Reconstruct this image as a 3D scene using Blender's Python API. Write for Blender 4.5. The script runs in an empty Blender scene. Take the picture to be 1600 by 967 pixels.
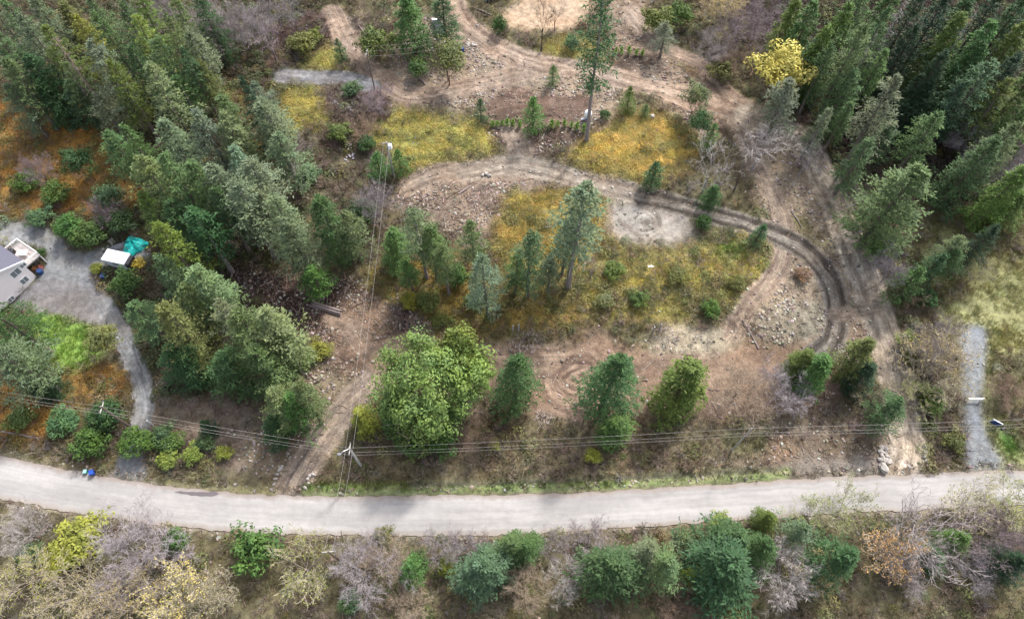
import bpy, math, random
import numpy as np
from mathutils import Vector, Matrix

# ------------------------------------------------------------------ camera, world, sun, exposure
SC = bpy.context.scene
COL = SC.collection
R = math.radians
CAM_H = 100.0
TILT = R(29.2)                        # optical axis leans 29.2 degrees up from straight down
FPX = 24.0 / 36.0 * 1600.0
cam_d = bpy.data.cameras.new("camera")
cam = bpy.data.objects.new("camera", cam_d)
COL.objects.link(cam)
cam.location = (0, 0, CAM_H)
cam.rotation_euler = (TILT, 0, 0)
cam_d.lens = 24.0
cam_d.sensor_width = 36.0
cam_d.clip_start = 0.5
cam_d.clip_end = 6000.0
SC.camera = cam

SUN_EL, SUN_AZ = R(50), R(33)         # azimuth clockwise from +Y: the light comes from beyond, to the right
W = bpy.data.worlds.new("World")
SC.world = W
W.use_nodes = True
wn = W.node_tree
wn.nodes.clear()
wo = wn.nodes.new("ShaderNodeOutputWorld")
wb = wn.nodes.new("ShaderNodeBackground")
ws = wn.nodes.new("ShaderNodeTexSky")
ws.sky_type = 'NISHITA'
ws.sun_disc = False
ws.sun_elevation = SUN_EL
ws.sun_rotation = SUN_AZ
ws.air_density = 1.0
ws.dust_density = 4.0
ws.ozone_density = 0.6
wb.inputs[1].default_value = 0.15
wh = wn.nodes.new("ShaderNodeHueSaturation")     # thin bright overcast: the sky's blue is veiled
wh.inputs["Saturation"].default_value = 0.5
wn.links.new(ws.outputs[0], wh.inputs["Color"])
wn.links.new(wh.outputs[0], wb.inputs[0])
wn.links.new(wb.outputs[0], wo.inputs[0])

sun_d = bpy.data.lights.new("sun", 'SUN')
sun_d.energy = 2.0
sun_d.angle = R(4.0)
sun_d.color = (1.0, 0.96, 0.91)
sun = bpy.data.objects.new("sun", sun_d)
COL.objects.link(sun)
sdir = Vector((math.sin(SUN_AZ) * math.cos(SUN_EL), math.cos(SUN_AZ) * math.cos(SUN_EL), math.sin(SUN_EL)))
sun.rotation_euler = (-sdir).to_track_quat('-Z', 'Y').to_euler()
sun.location = (60, 90, 120)

SC.view_settings.view_transform = 'Standard'
SC.view_settings.look = 'None'
SC.view_settings.gamma = 1.0
SC.view_settings.exposure = 1.6

# ------------------------------------------------------------------ small helpers
rng = np.random.default_rng(7)
random.seed(7)
KG, KF = 2.2, 1.55


def lin(c):
    c = np.asarray(c, float) / 255.0
    return np.where(c <= 0.04045, c / 12.92, ((c + 0.055) / 1.055) ** 2.4)


def alb(r, g, b, k=KG):
    return np.clip(lin((r, g, b)) / k, 0.004, 0.85)


def _hash(ix, iy, seed):
    with np.errstate(over='ignore'):
        h = (ix.astype(np.int64) * 374761393 + iy.astype(np.int64) * 668265263 + seed * 1442695041) & 0xffffffff
        h = ((h ^ (h >> 13)) * 1274126177) & 0xffffffff
        h = (h ^ (h >> 16)) & 0xffffffff
    return h / 4294967295.0


def vnoise(x, y, seed=0):
    x = np.asarray(x, float); y = np.asarray(y, float)
    ix = np.floor(x); iy = np.floor(y)
    fx = x - ix; fy = y - iy
    fx = fx * fx * (3 - 2 * fx); fy = fy * fy * (3 - 2 * fy)
    a = _hash(ix, iy, seed); b = _hash(ix + 1, iy, seed)
    c = _hash(ix, iy + 1, seed); d = _hash(ix + 1, iy + 1, seed)
    return (a * (1 - fx) + b * fx) * (1 - fy) + (c * (1 - fx) + d * fx) * fy


def fbm(x, y, seed=0, o=4):
    s = 0; a = 0.5; n = 0
    for k in range(o):
        s = s + a * vnoise(x * 2 ** k, y * 2 ** k, seed + 17 * k); n += a; a *= 0.55
    return s / n - 0.5


YK = [-3000, 0, 20, 36, 49, 55, 68, 80, 84, 95, 115, 140, 200, 3000]
ZK = [-40, -.8, -.2, 0, .5, .9, 3.3, 3.8, 4.3, 6.0, 6.4, 8.0, 11, 60]
MOUNDS = []


def terr(x, y):
    x = np.asarray(x, float); y = np.asarray(y, float)
    z = np.interp(y + 3.0 * fbm(x / 30, y * 0 + 3, 5), YK, ZK)
    k = np.clip((y - 36) / 10, 0, 1)
    z = z + k * 1.6 * fbm(x / 16, y / 16, 9)
    for mx, my, r, h in MOUNDS:
        z = z + h * np.exp(-((x - mx) ** 2 + (y - my) ** 2) / (r * r))
    return z


CT, ST = math.cos(TILT), math.sin(TILT)


def ray(px, py):
    u = (px - 800.0) / FPX; v = (483.5 - py) / FPX
    return u, v * CT + ST, v * ST - CT


def p2w(px, py, h=0.0):
    """world point seen at this pixel of the photograph, h metres above the terrain"""
    dx, dy, dz = ray(px, py)
    z = h
    for _ in range(40):
        t = (z - CAM_H) / dz
        z = 0.5 * z + 0.5 * (float(terr(dx * t, dy * t)) + h)
    t = (z - CAM_H) / dz
    return Vector((dx * t, dy * t, float(terr(dx * t, dy * t))))


def w2p(p):
    x, y, z = p[0], p[1], p[2] - CAM_H
    yc = y * CT + z * ST
    zc = -y * ST + z * CT
    return 800 + FPX * x / -zc, 483.5 - FPX * yc / -zc


for px, py, r, h in ((1240, 500, 6, 1.4), (725, 325, 8, 1.0), (640, 505, 4, 1.0), (690, 215, 9, 1.2),
                     (985, 228, 10, 1.6), (865, 340, 9, 1.0), (845, 215, 6, .7), (1090, 420, 9, 1.0)):
    q = p2w(px, py)
    MOUNDS.append((q.x, q.y, r, h))


def tag(o, label=None, cat=None, group=None, kind=None):
    if label: o["label"] = label
    if cat: o["category"] = cat
    if group: o["group"] = group
    if kind: o["kind"] = kind
    return o


def mesh_obj(name, me, mat=None, parent=None, loc=None):
    o = bpy.data.objects.new(name, me)
    COL.objects.link(o)
    if mat is not None and len(me.materials) == 0:
        me.materials.append(mat)
    if parent is not None: o.parent = parent
    if loc is not None: o.location = loc
    return o


def empty(name, loc, rz=0.0):
    o = bpy.data.objects.new(name, None)
    COL.objects.link(o)
    o.empty_display_size = 0.5
    o.location = loc
    o.rotation_euler = (0, 0, rz)
    return o


class MB:
    """collects shapes, then becomes one mesh"""
    def __init__(s): s.v = []; s.f = []; s.c = []

    def add(s, v, f, c=0.5):
        n = len(s.v)
        s.v.extend([tuple(p) for p in v])
        s.f.extend([tuple(i + n for i in q) for q in f])
        s.c.extend([c] * len(v))

    def box(s, lo, hi, m=None, bev=0.0, c=0.5):
        (x0, y0, z0), (x1, y1, z1) = lo, hi
        if bev <= 0:
            v = [(x0, y0, z0), (x1, y0, z0), (x1, y1, z0), (x0, y1, z0), (x0, y0, z1), (x1, y0, z1), (x1, y1, z1), (x0, y1, z1)]
            f = [(0, 3, 2, 1), (4, 5, 6, 7), (0, 1, 5, 4), (1, 2, 6, 5), (2, 3, 7, 6), (3, 0, 4, 7)]
        else:
            b = bev
            v = [(x0, y0, z0), (x1, y0, z0), (x1, y1, z0), (x0, y1, z0), (x0, y0, z1 - b), (x1, y0, z1 - b), (x1, y1, z1 - b), (x0, y1, z1 - b),
                 (x0 + b, y0 + b, z1), (x1 - b, y0 + b, z1), (x1 - b, y1 - b, z1), (x0 + b, y1 - b, z1)]
            f = [(0, 3, 2, 1), (0, 1, 5, 4), (1, 2, 6, 5), (2, 3, 7, 6), (3, 0, 4, 7), (8, 9, 10, 11), (4, 5, 9, 8), (5, 6, 10, 9), (6, 7, 11, 10), (7, 4, 8, 11)]
        if m is not None: v = [m @ Vector(p) for p in v]
        s.add(v, f, c)

    def tube(s, pts, rad, n=6, cap=True, c=0.5):
        pts = [Vector(p) for p in pts]
        if not hasattr(rad, '__len__'): rad = [rad] * len(pts)
        v = []; f = []
        for i, p in enumerate(pts):
            d = (pts[min(i + 1, len(pts) - 1)] - pts[max(i - 1, 0)]).normalized()
            a = d.orthogonal().normalized() if abs(d.z) > 0.95 else d.cross(Vector((0, 0, 1))).normalized()
            b = d.cross(a)
            for k in range(n):
                t = 2 * math.pi * k / n
                v.append(p + (a * math.cos(t) + b * math.sin(t)) * rad[i])
        for i in range(len(pts) - 1):
            for k in range(n):
                k2 = (k + 1) % n
                f.append((i * n + k, i * n + k2, (i + 1) * n + k2, (i + 1) * n + k))
        if cap:
            f.append(tuple(range(n - 1, -1, -1)))
            f.append(tuple(range((len(pts) - 1) * n, len(pts) * n)))
        s.add(v, f, c)

    def cone(s, p, q, r, c=0.5):
        """a three sided twig"""
        p = Vector(p); q = Vector(q); d = (q - p)
        if d.length < 1e-6: return
        d.normalize(); a = d.orthogonal().normalized(); b = d.cross(a)
        s.add([p + a * r, p + (a * -.5 + b * .87) * r, p + (a * -.5 - b * .87) * r, q], [(0, 1, 3), (1, 2, 3), (2, 0, 3)], c)

    def leaf(s, p, d, n, L, w, c=0.5):
        """a kite shaped leaf or spray from p along d"""
        sd = d.cross(n)
        if sd.length < 1e-5: sd = d.orthogonal()
        sd = sd.normalized() * (w * 0.5)
        m = p + d * (L * 0.45)
        s.add([p, m + sd, p + d * L, m - sd], [(0, 1, 2, 3)], c)

    def mesh(s, name, smooth=False):
        me = bpy.data.meshes.new(name)
        me.from_pydata(s.v, [], s.f)
        a = me.attributes.new("v", 'FLOAT', 'POINT')
        a.data.foreach_set("value", np.asarray(s.c, dtype=np.float32))
        if smooth:
            me.polygons.foreach_set("use_smooth", [True] * len(me.polygons))
        me.update()
        return me

    def build(s, name, mat, parent=None, loc=None, smooth=False):
        return mesh_obj(name, s.mesh(name, smooth), mat, parent, loc)


# ------------------------------------------------------------------ materials
def new_mat(name):
    m = bpy.data.materials.new(name)
    m.use_nodes = True
    nt = m.node_tree
    b = nt.nodes["Principled BSDF"]
    b.inputs["Specular IOR Level"].default_value = 0.25
    return m, nt, b


def mixrgb(nt, typ, fac, a, b):
    n = nt.nodes.new("ShaderNodeMix"); n.data_type = 'RGBA'; n.blend_type = typ
    for ix, val in ((0, fac), (6, a), (7, b)):
        sock = n.inputs[ix]
        if isinstance(val, bpy.types.NodeSocket): nt.links.new(val, sock)
        elif hasattr(val, '__len__'): sock.default_value = (*val[:3], 1)
        elif ix == 0: sock.default_value = val
        else: sock.default_value = (val, val, val, 1)
    return n.outputs[2]


def ramp(nt, val, a, b, lo=0.0, hi=1.0):
    n = nt.nodes.new("ShaderNodeMapRange")
    nt.links.new(val, n.inputs[0])
    n.inputs[1].default_value = a; n.inputs[2].default_value = b
    n.inputs[3].default_value = lo; n.inputs[4].default_value = hi
    return n.outputs[0]


def noise(nt, scale, detail=4, vec=None, rough=0.6):
    n = nt.nodes.new("ShaderNodeTexNoise")
    n.inputs["Scale"].default_value = scale; n.inputs["Detail"].default_value = detail
    n.inputs["Roughness"].default_value = rough
    if vec is not None: nt.links.new(vec, n.inputs["Vector"])
    return n.outputs[0]


def math_n(nt, op, a, b=None):
    n = nt.nodes.new("ShaderNodeMath"); n.operation = op
    for i, v in enumerate((a, b)):
        if v is None: continue
        if isinstance(v, bpy.types.NodeSocket): nt.links.new(v, n.inputs[i])
        else: n.inputs[i].default_value = v
    return n.outputs[0]


def geo_pos(nt):
    return nt.nodes.new("ShaderNodeNewGeometry").outputs["Position"]


def bump(nt, b, h, strength=0.3, dist=0.1):
    n = nt.nodes.new("ShaderNodeBump")
    n.inputs["Strength"].default_value = strength; n.inputs["Distance"].default_value = dist
    nt.links.new(h, n.inputs["Height"]); nt.links.new(n.outputs[0], b.inputs["Normal"])


def plain_mat(name, col, rough=0.6, metal=0.0, vary=0.25, scale=2.0, spec=0.3):
    m, nt, b = new_mat(name)
    tc = nt.nodes.new("ShaderNodeTexCoord").outputs["Object"]
    n1 = noise(nt, scale, 5, tc)
    c = mixrgb(nt, 'MULTIPLY', 1.0, col, mixrgb(nt, 'MIX', n1, 1 - vary, 1 + vary))
    nt.links.new(c, b.inputs["Base Color"])
    b.inputs["Roughness"].default_value = rough; b.inputs["Metallic"].default_value = metal
    b.inputs["Specular IOR Level"].default_value = spec
    bump(nt, b, n1, 0.15, 0.02)
    return m


def foliage_mat(name, spread=0.55, warm=(1.25, 1.12, 0.6), src='OBJ', trans=0.0):
    """leaf colour comes from the object's own colour; every spray differs a little"""
    m, nt, b = new_mat(name)
    if src == 'OBJ':
        oc = nt.nodes.new("ShaderNodeObjectInfo").outputs["Color"]
    else:
        a = nt.nodes.new("ShaderNodeAttribute"); a.attribute_type = 'INSTANCER'; a.attribute_name = 'tint'
        oc = a.outputs["Color"]
    at = nt.nodes.new("ShaderNodeAttribute"); at.attribute_name = "v"
    isl = nt.nodes.new("ShaderNodeNewGeometry").outputs["Random Per Island"]
    v = math_n(nt, 'ADD', math_n(nt, 'MULTIPLY', at.outputs["Fac"], 0.55), math_n(nt, 'MULTIPLY', isl, 0.45))
    k = ramp(nt, v, 0, 1, 1 - spread, 1 + spread)
    c = mixrgb(nt, 'MULTIPLY', 1.0, oc, k)
    w = mixrgb(nt, 'MULTIPLY', 1.0, c, warm)
    big = noise(nt, 0.35, 2, geo_pos(nt))
    c = mixrgb(nt, 'MIX', ramp(nt, big, 0.35, 0.7), c, w)
    nt.links.new(c, b.inputs["Base Color"])
    b.inputs["Roughness"].default_value = 0.65
    b.inputs["Specular IOR Level"].default_value = 0.2
    if trans > 0:
        tr = nt.nodes.new("ShaderNodeBsdfTranslucent"); nt.links.new(c, tr.inputs[0])
        mx = nt.nodes.new("ShaderNodeMixShader"); mx.inputs[0].default_value = trans
        nt.links.new(b.outputs[0], mx.inputs[1]); nt.links.new(tr.outputs[0], mx.inputs[2])
        nt.links.new(mx.outputs[0], nt.nodes["Material Output"].inputs[0])
    return m


def bark_mat(name, src='OBJ'):
    m, nt, b = new_mat(name)
    if src == 'OBJ': oc = nt.nodes.new("ShaderNodeObjectInfo").outputs["Color"]
    else:
        a = nt.nodes.new("ShaderNodeAttribute"); a.attribute_type = 'INSTANCER'; a.attribute_name = 'tint'
        oc = a.outputs["Color"]
    tc = nt.nodes.new("ShaderNodeTexCoord").outputs["Object"]
    n1 = noise(nt, 1.5, 5, tc)
    at = nt.nodes.new("ShaderNodeAttribute"); at.attribute_name = "v"
    k = math_n(nt, 'ADD', math_n(nt, 'MULTIPLY', at.outputs["Fac"], 0.5), n1)
    c = mixrgb(nt, 'MULTIPLY', 1.0, oc, ramp(nt, k, 0.3, 1.2, 0.6, 1.4))
    nt.links.new(c, b.inputs["Base Color"])
    b.inputs["Roughness"].default_value = 0.9
    return m


M_FOL = foliage_mat("needles", 0.55, (1.1, 1.04, 0.82), trans=0.12)
M_LEAF = foliage_mat("leaves", 0.4, (1.2, 1.1, 0.7), trans=0.18)
M_BARK = bark_mat("bark")
M_TUFT = foliage_mat("ground_plants", 0.45, (1.15, 1.05, 0.8), 'INST', 0.1)
M_TWIG = bark_mat("ground_twigs", 'INST')

# ------------------------------------------------------------------ the ground: one fine sheet, cut into its zones
def axis(lo, hi, step, far):
    a = list(np.arange(lo, hi + step * 0.5, step))
    s = step; x = a[0]; left = []
    while x > -far:
        s *= 1.5; x -= s; left.append(x)
    s = step; x = a[-1]; right = []
    while x < far:
        s *= 1.5; x += s; right.append(x)
    return np.array(left[::-1] + a + right)


XS = axis(-122, 122, 0.3, 2500)
YS = axis(2, 152, 0.3, 2500)
GX, GY = np.meshgrid(XS, YS)
GZ = terr(GX, GY)
NX, NY = len(XS), len(YS)
WX = GX + 1.6 * fbm(GX / 2.6, GY / 2.6, 31, 4)
WY = GY + 1.6 * fbm(GX / 2.6, GY / 2.6, 47, 4)
SX = GX + 0.5 * fbm(GX / 1.5, GY / 1.5, 61, 3)
SY = GY + 0.5 * fbm(GX / 1.5, GY / 1.5, 77, 3)

gcol = np.zeros((NY, NX, 3)); gcol[:] = alb(124, 114, 84)
gst = np.zeros((NY, NX))                       # stoniness
grel = np.ones((NY, NX)) * 0.35                # small relief, metres
zone = np.zeros((NY, NX), int)
tlat = np.zeros((NY, NX)); tarc = np.zeros((NY, NX)); twt = np.zeros((NY, NX))     # across and along each track, for its tyre marks
ZN = ["ground"]
DK = ("grass", "moss", "brush", "leafy", "stone", "stick")
den = {k: np.zeros((NY, NX)) for k in DK}
den["grass"][:] = .5; den["brush"][:] = .45; den["leafy"][:] = .12; den["stone"][:] = .05; den["stick"][:] = .12


def smooth_poly(pts, n=6, closed=False):
    P = np.array(pts, float)
    if len(P) < 3: n = 12
    out = []
    m = len(P)
    rngi = range(m) if closed else range(m - 1)
    for i in rngi:
        if closed: p0, p1, p2, p3 = P[(i - 1) % m], P[i], P[(i + 1) % m], P[(i + 2) % m]
        else: p0, p1, p2, p3 = P[max(i - 1, 0)], P[i], P[i + 1], P[min(i + 2, m - 1)]
        for k in range(n):
            t = k / n
            out.append(0.5 * ((2 * p1) + (-p0 + p2) * t + (2 * p0 - 5 * p1 + 4 * p2 - p3) * t * t + (-p0 + 3 * p1 - 3 * p2 + p3) * t ** 3))
    if not closed: out.append(P[-1])
    return np.array(out)


def pix_poly(pts): return [(lambda q: (q.x, q.y))(p2w(*p)) for p in pts]


def pip(poly, x, y):
    ins = np.zeros(x.shape, bool)
    n = len(poly)
    for i in range(n):
        x1, y1 = poly[i]; x2, y2 = poly[(i + 1) % n]
        if y1 == y2: continue
        c = ((y1 > y) != (y2 > y)) & (x < (x2 - x1) * (y - y1) / (y2 - y1) + x1)
        ins ^= c
    return ins


def window(P, pad):
    P = np.asarray(P)
    i0, i1 = np.searchsorted(XS, P[:, 0].min() - pad), np.searchsorted(XS, P[:, 0].max() + pad)
    j0, j1 = np.searchsorted(YS, P[:, 1].min() - pad), np.searchsorted(YS, P[:, 1].max() + pad)
    return slice(j0, j1), slice(i0, i1)


def apply(sl, w, c1, c2=None, zn=None, stone=None, rel=None, dens=None, cs=3.0, seed=1, pat=None):
    x, y = GX[sl], GY[sl]
    if pat is None and dens is not None and dens.get('moss', 0) > 1: pat = np.clip(.55 + 1.9 * fbm(x / 4.5, y / 1.3, seed, 4), 0, 1)
    n = np.clip(0.5 + 1.5 * fbm(x / cs, y / cs, seed, 4), 0, 1) if pat is None else pat
    c = c1 + (c2 - c1) * n[..., None] if c2 is not None else np.broadcast_to(c1, w.shape + (3,))
    gcol[sl] = gcol[sl] * (1 - w[..., None]) + c * w[..., None]
    if stone is not None: gst[sl] = gst[sl] * (1 - w) + stone * w
    if rel is not None: grel[sl] = grel[sl] * (1 - w) + rel * w
    if dens is not None:
        for k in DK: den[k][sl] = den[k][sl] * (1 - w) + dens.get(k, 0) * w
    if zn:
        if zn not in ZN: ZN.append(zn)
        zone[sl] = np.where(w > 0.5, ZN.index(zn), zone[sl])


def area(pts, c1, c2=None, zn=None, soft=1.2, rough=True, op=1.0, **k):
    P = smooth_poly(pix_poly(pts), 5, True)
    sl = window(P, 3.5)
    x, y = (WX[sl], WY[sl]) if rough else (SX[sl] * .25 + GX[sl] * .75, SY[sl] * .25 + GY[sl] * .75)
    w = np.zeros(x.shape)
    offs = [(0, 0), (1, 0), (-1, 0), (0, 1), (0, -1), (.6, .6), (-.6, -.6), (.6, -.6), (-.6, .6)]
    for a, b in offs: w += pip(P, x + a * soft, y + b * soft)
    w = w / len(offs) * op
    apply(sl, w, c1, c2, zn, **k)
    return w, sl


def path(pts, width, c1, c2=None, zn=None, edge=0.8, rut=0.09, streak=2.2, seed=3, **k):
    P = smooth_poly(pix_poly(pts), 6)
    sl = window(P, width + 2)
    x, y = SX[sl], SY[sl]
    band = k.pop('band', .35)
    best = np.full(x.shape, 1e9); lat = np.zeros(x.shape); arc = np.zeros(x.shape); s0 = 0.0
    for (ax, ay), (bx, by) in zip(P[:-1], P[1:]):
        dx, dy = bx - ax, by - ay; L = math.hypot(dx, dy) + 1e-9
        t = np.clip(((x - ax) * dx + (y - ay) * dy) / (L * L), 0, 1)
        d = np.hypot(x - ax - t * dx, y - ay - t * dy)
        m = d < best
        best = np.where(m, d, best)
        lat = np.where(m, ((x - ax) * dy - (y - ay) * dx) / L, lat)
        arc = np.where(m, s0 + t * L, arc)
        s0 += L
    w = np.clip((width / 2 + edge / 2 - best) / edge, 0, 1)
    st = vnoise(lat * streak, arc * 0.07, seed) * 0.6 + vnoise(lat * streak * 2.7, arc * 0.12, seed + 5) * 0.4
    wh = np.exp(-((np.abs(lat) - width * 0.25) / (width * .11)) ** 2)
    pat = np.clip(1.25 * st + 0.1 - band * wh + 0.5 * fbm(x / 3, y / 3, seed), 0, 1)
    apply(sl, w, c1, c2, zn, pat=pat, rel=0.0, **k)
    GZ[sl] -= w * (rut * wh + 0.05 * (st - 0.5))
    mk = w > .02
    tlat[sl] = np.where(mk, lat + seed * 3.1, tlat[sl]); tarc[sl] = np.where(mk, arc, tarc[sl]); twt[sl] = np.where(mk, w if zn else 0, twt[sl])


A = alb
D_BRUSH = dict(grass=.55, brush=.8, leafy=.2, stone=.04, stick=.2)
D_FOREST = dict(grass=.3, brush=.4, leafy=.5, stone=.02, stick=.35)
D_MOSS = dict(moss=1.4, grass=.25, leafy=.05, stone=.08, brush=.05)
D_ORANGE = dict(moss=.7, grass=.4, leafy=.25, brush=.25, stick=.1)
D_GRASS = dict(grass=2.2)
D_DEBRIS = dict(stone=1.2, stick=1.4, brush=.05)
D_SOIL = dict(stone=.12, stick=.05)
D_STONY = dict(stone=1.3, stick=.3, grass=.06)

# broad grounds first
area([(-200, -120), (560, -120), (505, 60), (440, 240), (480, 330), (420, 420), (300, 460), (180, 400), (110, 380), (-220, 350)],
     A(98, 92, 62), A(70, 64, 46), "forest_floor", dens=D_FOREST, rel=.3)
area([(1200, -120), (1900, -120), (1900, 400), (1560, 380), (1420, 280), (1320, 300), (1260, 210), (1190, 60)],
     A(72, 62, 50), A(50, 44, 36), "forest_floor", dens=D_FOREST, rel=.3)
area([(-150, 440), (20, 480), (120, 560), (215, 600), (220, 700), (110, 720), (-150, 690)], A(120, 112, 66), A(96, 82, 56), dens=D_BRUSH)
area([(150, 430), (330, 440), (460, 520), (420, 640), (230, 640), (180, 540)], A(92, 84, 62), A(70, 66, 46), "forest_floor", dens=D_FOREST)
area([(230, 625), (410, 630), (440, 690), (400, 740), (250, 700)], A(156, 134, 122), A(128, 112, 96), dens=dict(grass=.3, brush=.25, stone=.1, stick=.1))
area([(380, 700), (430, 640), (500, 560), (560, 520), (590, 560), (540, 620), (480, 700), (430, 760)], A(160, 140, 115), A(128, 108, 84),
     stone=.6, dens=D_STONY)
# oranges, golds and mosses
for pts in ([(-150, 150), (60, 165), (150, 170), (205, 240), (210, 315), (150, 335), (60, 330), (-150, 345)],
            [(-150, 585), (60, 600), (120, 610), (80, 665), (60, 690), (-150, 680)],
            [(95, 585), (150, 570), (205, 580), (205, 610), (130, 625), (95, 605)]):
    area(pts, A(212, 150, 46), A(134, 112, 56), dens=D_ORANGE, seed=12, cs=4)
area([(335, 110), (420, 180), (400, 260), (360, 200)], A(130, 104, 48), A(86, 78, 46), dens=D_ORANGE)
for pts in ([(470, 95), (505, 70), (535, 85), (530, 112), (490, 114)], [(440, 145), (485, 132), (508, 175), (495, 220), (445, 212)]):
    area(pts, A(176, 164, 66), A(128, 122, 54), "moss_bank", dens=D_MOSS)
area([(560, 235), (585, 180), (650, 155), (690, 185), (765, 200), (772, 245), (700, 255), (655, 275), (600, 260)], A(196, 180, 70), A(140, 136, 62),
     "moss_bank", soft=2.4, dens=D_MOSS, rel=.5, seed=21)
area([(885, 235), (930, 195), (1000, 178), (1065, 198), (1080, 250), (1005, 285), (920, 272)], A(214, 174, 58), A(160, 146, 64), "moss_bank", soft=2.4, dens=D_MOSS, rel=.5, seed=23)
area([(785, 305), (850, 288), (935, 308), (955, 350), (935, 400), (850, 440), (790, 425), (765, 370)], A(210, 174, 62), A(142, 134, 66), "moss_bank", soft=2.4,
     dens=D_MOSS, rel=.45, seed=25)
area([(575, 430), (640, 395), (720, 400), (790, 440), (900, 460), (905, 510), (800, 520), (650, 525), (590, 480)], A(192, 160, 58), A(116, 106, 60), soft=2.4,
     dens=D_ORANGE, seed=27)
area([(900, 450), (960, 390), (1060, 400), (1105, 372), (1190, 372), (1205, 420), (1125, 490), (960, 500)], A(206, 186, 70), A(132, 128, 74), soft=2.4,
     dens=dict(moss=.9, grass=.6, brush=.5, leafy=.3, stone=.1), seed=29)
area([(1120, 380), (1165, 375), (1170, 405), (1130, 410)], A(130, 160, 66), A(150, 150, 90), dens=D_GRASS)
area([(955, 100), (1020, 75), (1070, 90), (1085, 128), (1000, 128)], A(176, 160, 70), A(130, 122, 66), "moss_bank", dens=D_MOSS)
area([(845, 65), (925, 60), (930, 90), (860, 92)], A(170, 156, 66), A(130, 124, 66), dens=D_MOSS)
area([(430, 40), (520, 20), (540, 60), (470, 80), (420, 110)], A(140, 104, 100), A(104, 84, 82), dens=D_BRUSH)
area([(560, 120), (620, 150), (590, 190), (530, 190), (500, 150)], A(142, 116, 116), A(110, 96, 88), dens=D_BRUSH)
area([(500, 200), (600, 240), (620, 330), (520, 310), (450, 240)], A(140, 122, 104), A(104, 96, 74), dens=D_BRUSH)
# verge, meadow, lawn
area([(1455, 500), (1520, 430), (1640, 385), (1900, 360), (1900, 740), (1575, 728), (1545, 690), (1540, 560), (1500, 510)], A(192, 188, 132), A(160, 158, 102),
     "meadow", dens=D_GRASS, rel=.15, cs=6)
area([(1555, 560), (1640, 580), (1640, 700), (1570, 690)], A(150, 142, 102), A(124, 116, 84), dens=dict(grass=1.2, brush=.5))
area([(1560, 672), (1580, 672), (1590, 715), (1566, 705)], A(96, 150, 56), dens=D_GRASS)
area([(1480, 330), (1600, 330), (1640, 385), (1540, 430), (1440, 500), (1380, 480), (1400, 420)], A(150, 148, 92), A(122, 114, 76), dens=dict(grass=1.4, brush=.4))
area([(40, 490), (110, 496), (150, 516), (162, 545), (130, 572), (85, 575), (60, 540)], A(150, 194, 66), A(132, 166, 62), "lawn", dens=D_GRASS, rel=.1)
area([(-60, 692), (60, 715), (180, 738), (110, 742), (-60, 718)], A(140, 136, 78), A(126, 112, 78), dens=dict(grass=1.5))
# tracks and pads of bare dirt
SO1, SO2 = A(142, 116, 104), A(192, 164, 148)
area([(620, 60), (700, 20), (780, 60), (860, 95), (960, 120), (940, 200), (800, 190), (700, 170), (610, 160)], A(178, 156, 138), A(146, 122, 106),
     stone=.5, dens=D_STONY, cs=5)
area([(940, -40), (1040, -40), (1000, 40), (1080, 110), (1140, 150), (1120, 230), (1070, 190), (960, 120), (955, 60)], A(168, 142, 124), A(140, 116, 100),
     stone=.4, dens=dict(stone=.7, stick=.3, grass=.1))
area([(786, 22), (812, 0), (850, -30), (935, -30), (922, 25), (890, 46), (840, 50), (800, 42)], A(212, 180, 154), A(200, 164, 138), "sand_pad", stone=0, rel=.02, dens={}, rough=False)
area([(765, 160), (800, 138), (860, 150), (925, 150), (905, 188), (840, 195), (770, 190)], A(138, 108, 96), A(112, 86, 76), "bare_soil", dens=D_SOIL, rel=.15,
     pat=None, cs=2)
area([(765, 195), (840, 200), (915, 198), (905, 222), (860, 240), (790, 240)], A(124, 102, 92), A(96, 78, 72), dens=dict(stone=.8, stick=.8, grass=.2), stone=.5)
area([(960, 92), (1020, 85), (1022, 102), (965, 112)], A(92, 76, 68), dens=dict(stick=.6, stone=.4))
area([(610, 320), (640, 290), (720, 262), (800, 240), (870, 255), (880, 285), (830, 300), (790, 300), (760, 380), (720, 385), (660, 335)],
     A(180, 154, 138), A(128, 104, 94), stone=.8, dens=D_DEBRIS, cs=2)
area([(1150, 215), (1230, 220), (1320, 360), (1350, 470), (1390, 560), (1320, 560), (1230, 540), (1140, 530), (1150, 480), (1210, 400)], A(186, 164, 140), A(148, 124, 106),
     stone=.8, dens=D_STONY, cs=4)
area([(1230, 330), (1260, 345), (1300, 390), (1270, 390), (1235, 370)], A(150, 144, 84), A(170, 152, 120), dens=dict(grass=.8, stone=.6))
area([(950, 322), (1005, 312), (1070, 330), (1085, 368), (1040, 382), (980, 378), (948, 362)], A(192, 178, 172), A(176, 160, 152), "gravel_pad", stone=.25, rel=.05, dens=dict(stone=.1), rough=False)
area([(750, 560), (800, 535), (870, 545), (930, 515), (1000, 545), (1160, 535), (1310, 520), (1330, 570), (1310, 630), (1200, 655), (1020, 655), (890, 665), (830, 650), (760, 610)],
     A(172, 140, 120), A(134, 106, 92), "soil_clearing", stone=.15, rel=.12, dens=D_SOIL, cs=4)
w_, sl_ = area([(830, 580), (880, 545), (960, 550), (1000, 590), (960, 640), (880, 648), (840, 625)], A(150, 112, 94), None, op=0.0)
q = p2w(905, 592)
rr = np.hypot(GX[sl_] - q.x, (GY[sl_] - q.y) * 1.15) + 4.5 * fbm(GX[sl_] / 8, GY[sl_] / 6, 8)
pt = np.clip(1.4 * (vnoise(rr * 1.9, np.arctan2(GY[sl_] - q.y, GX[sl_] - q.x) * 0.9, 4) - .5) + .5, 0, 1)
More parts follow.
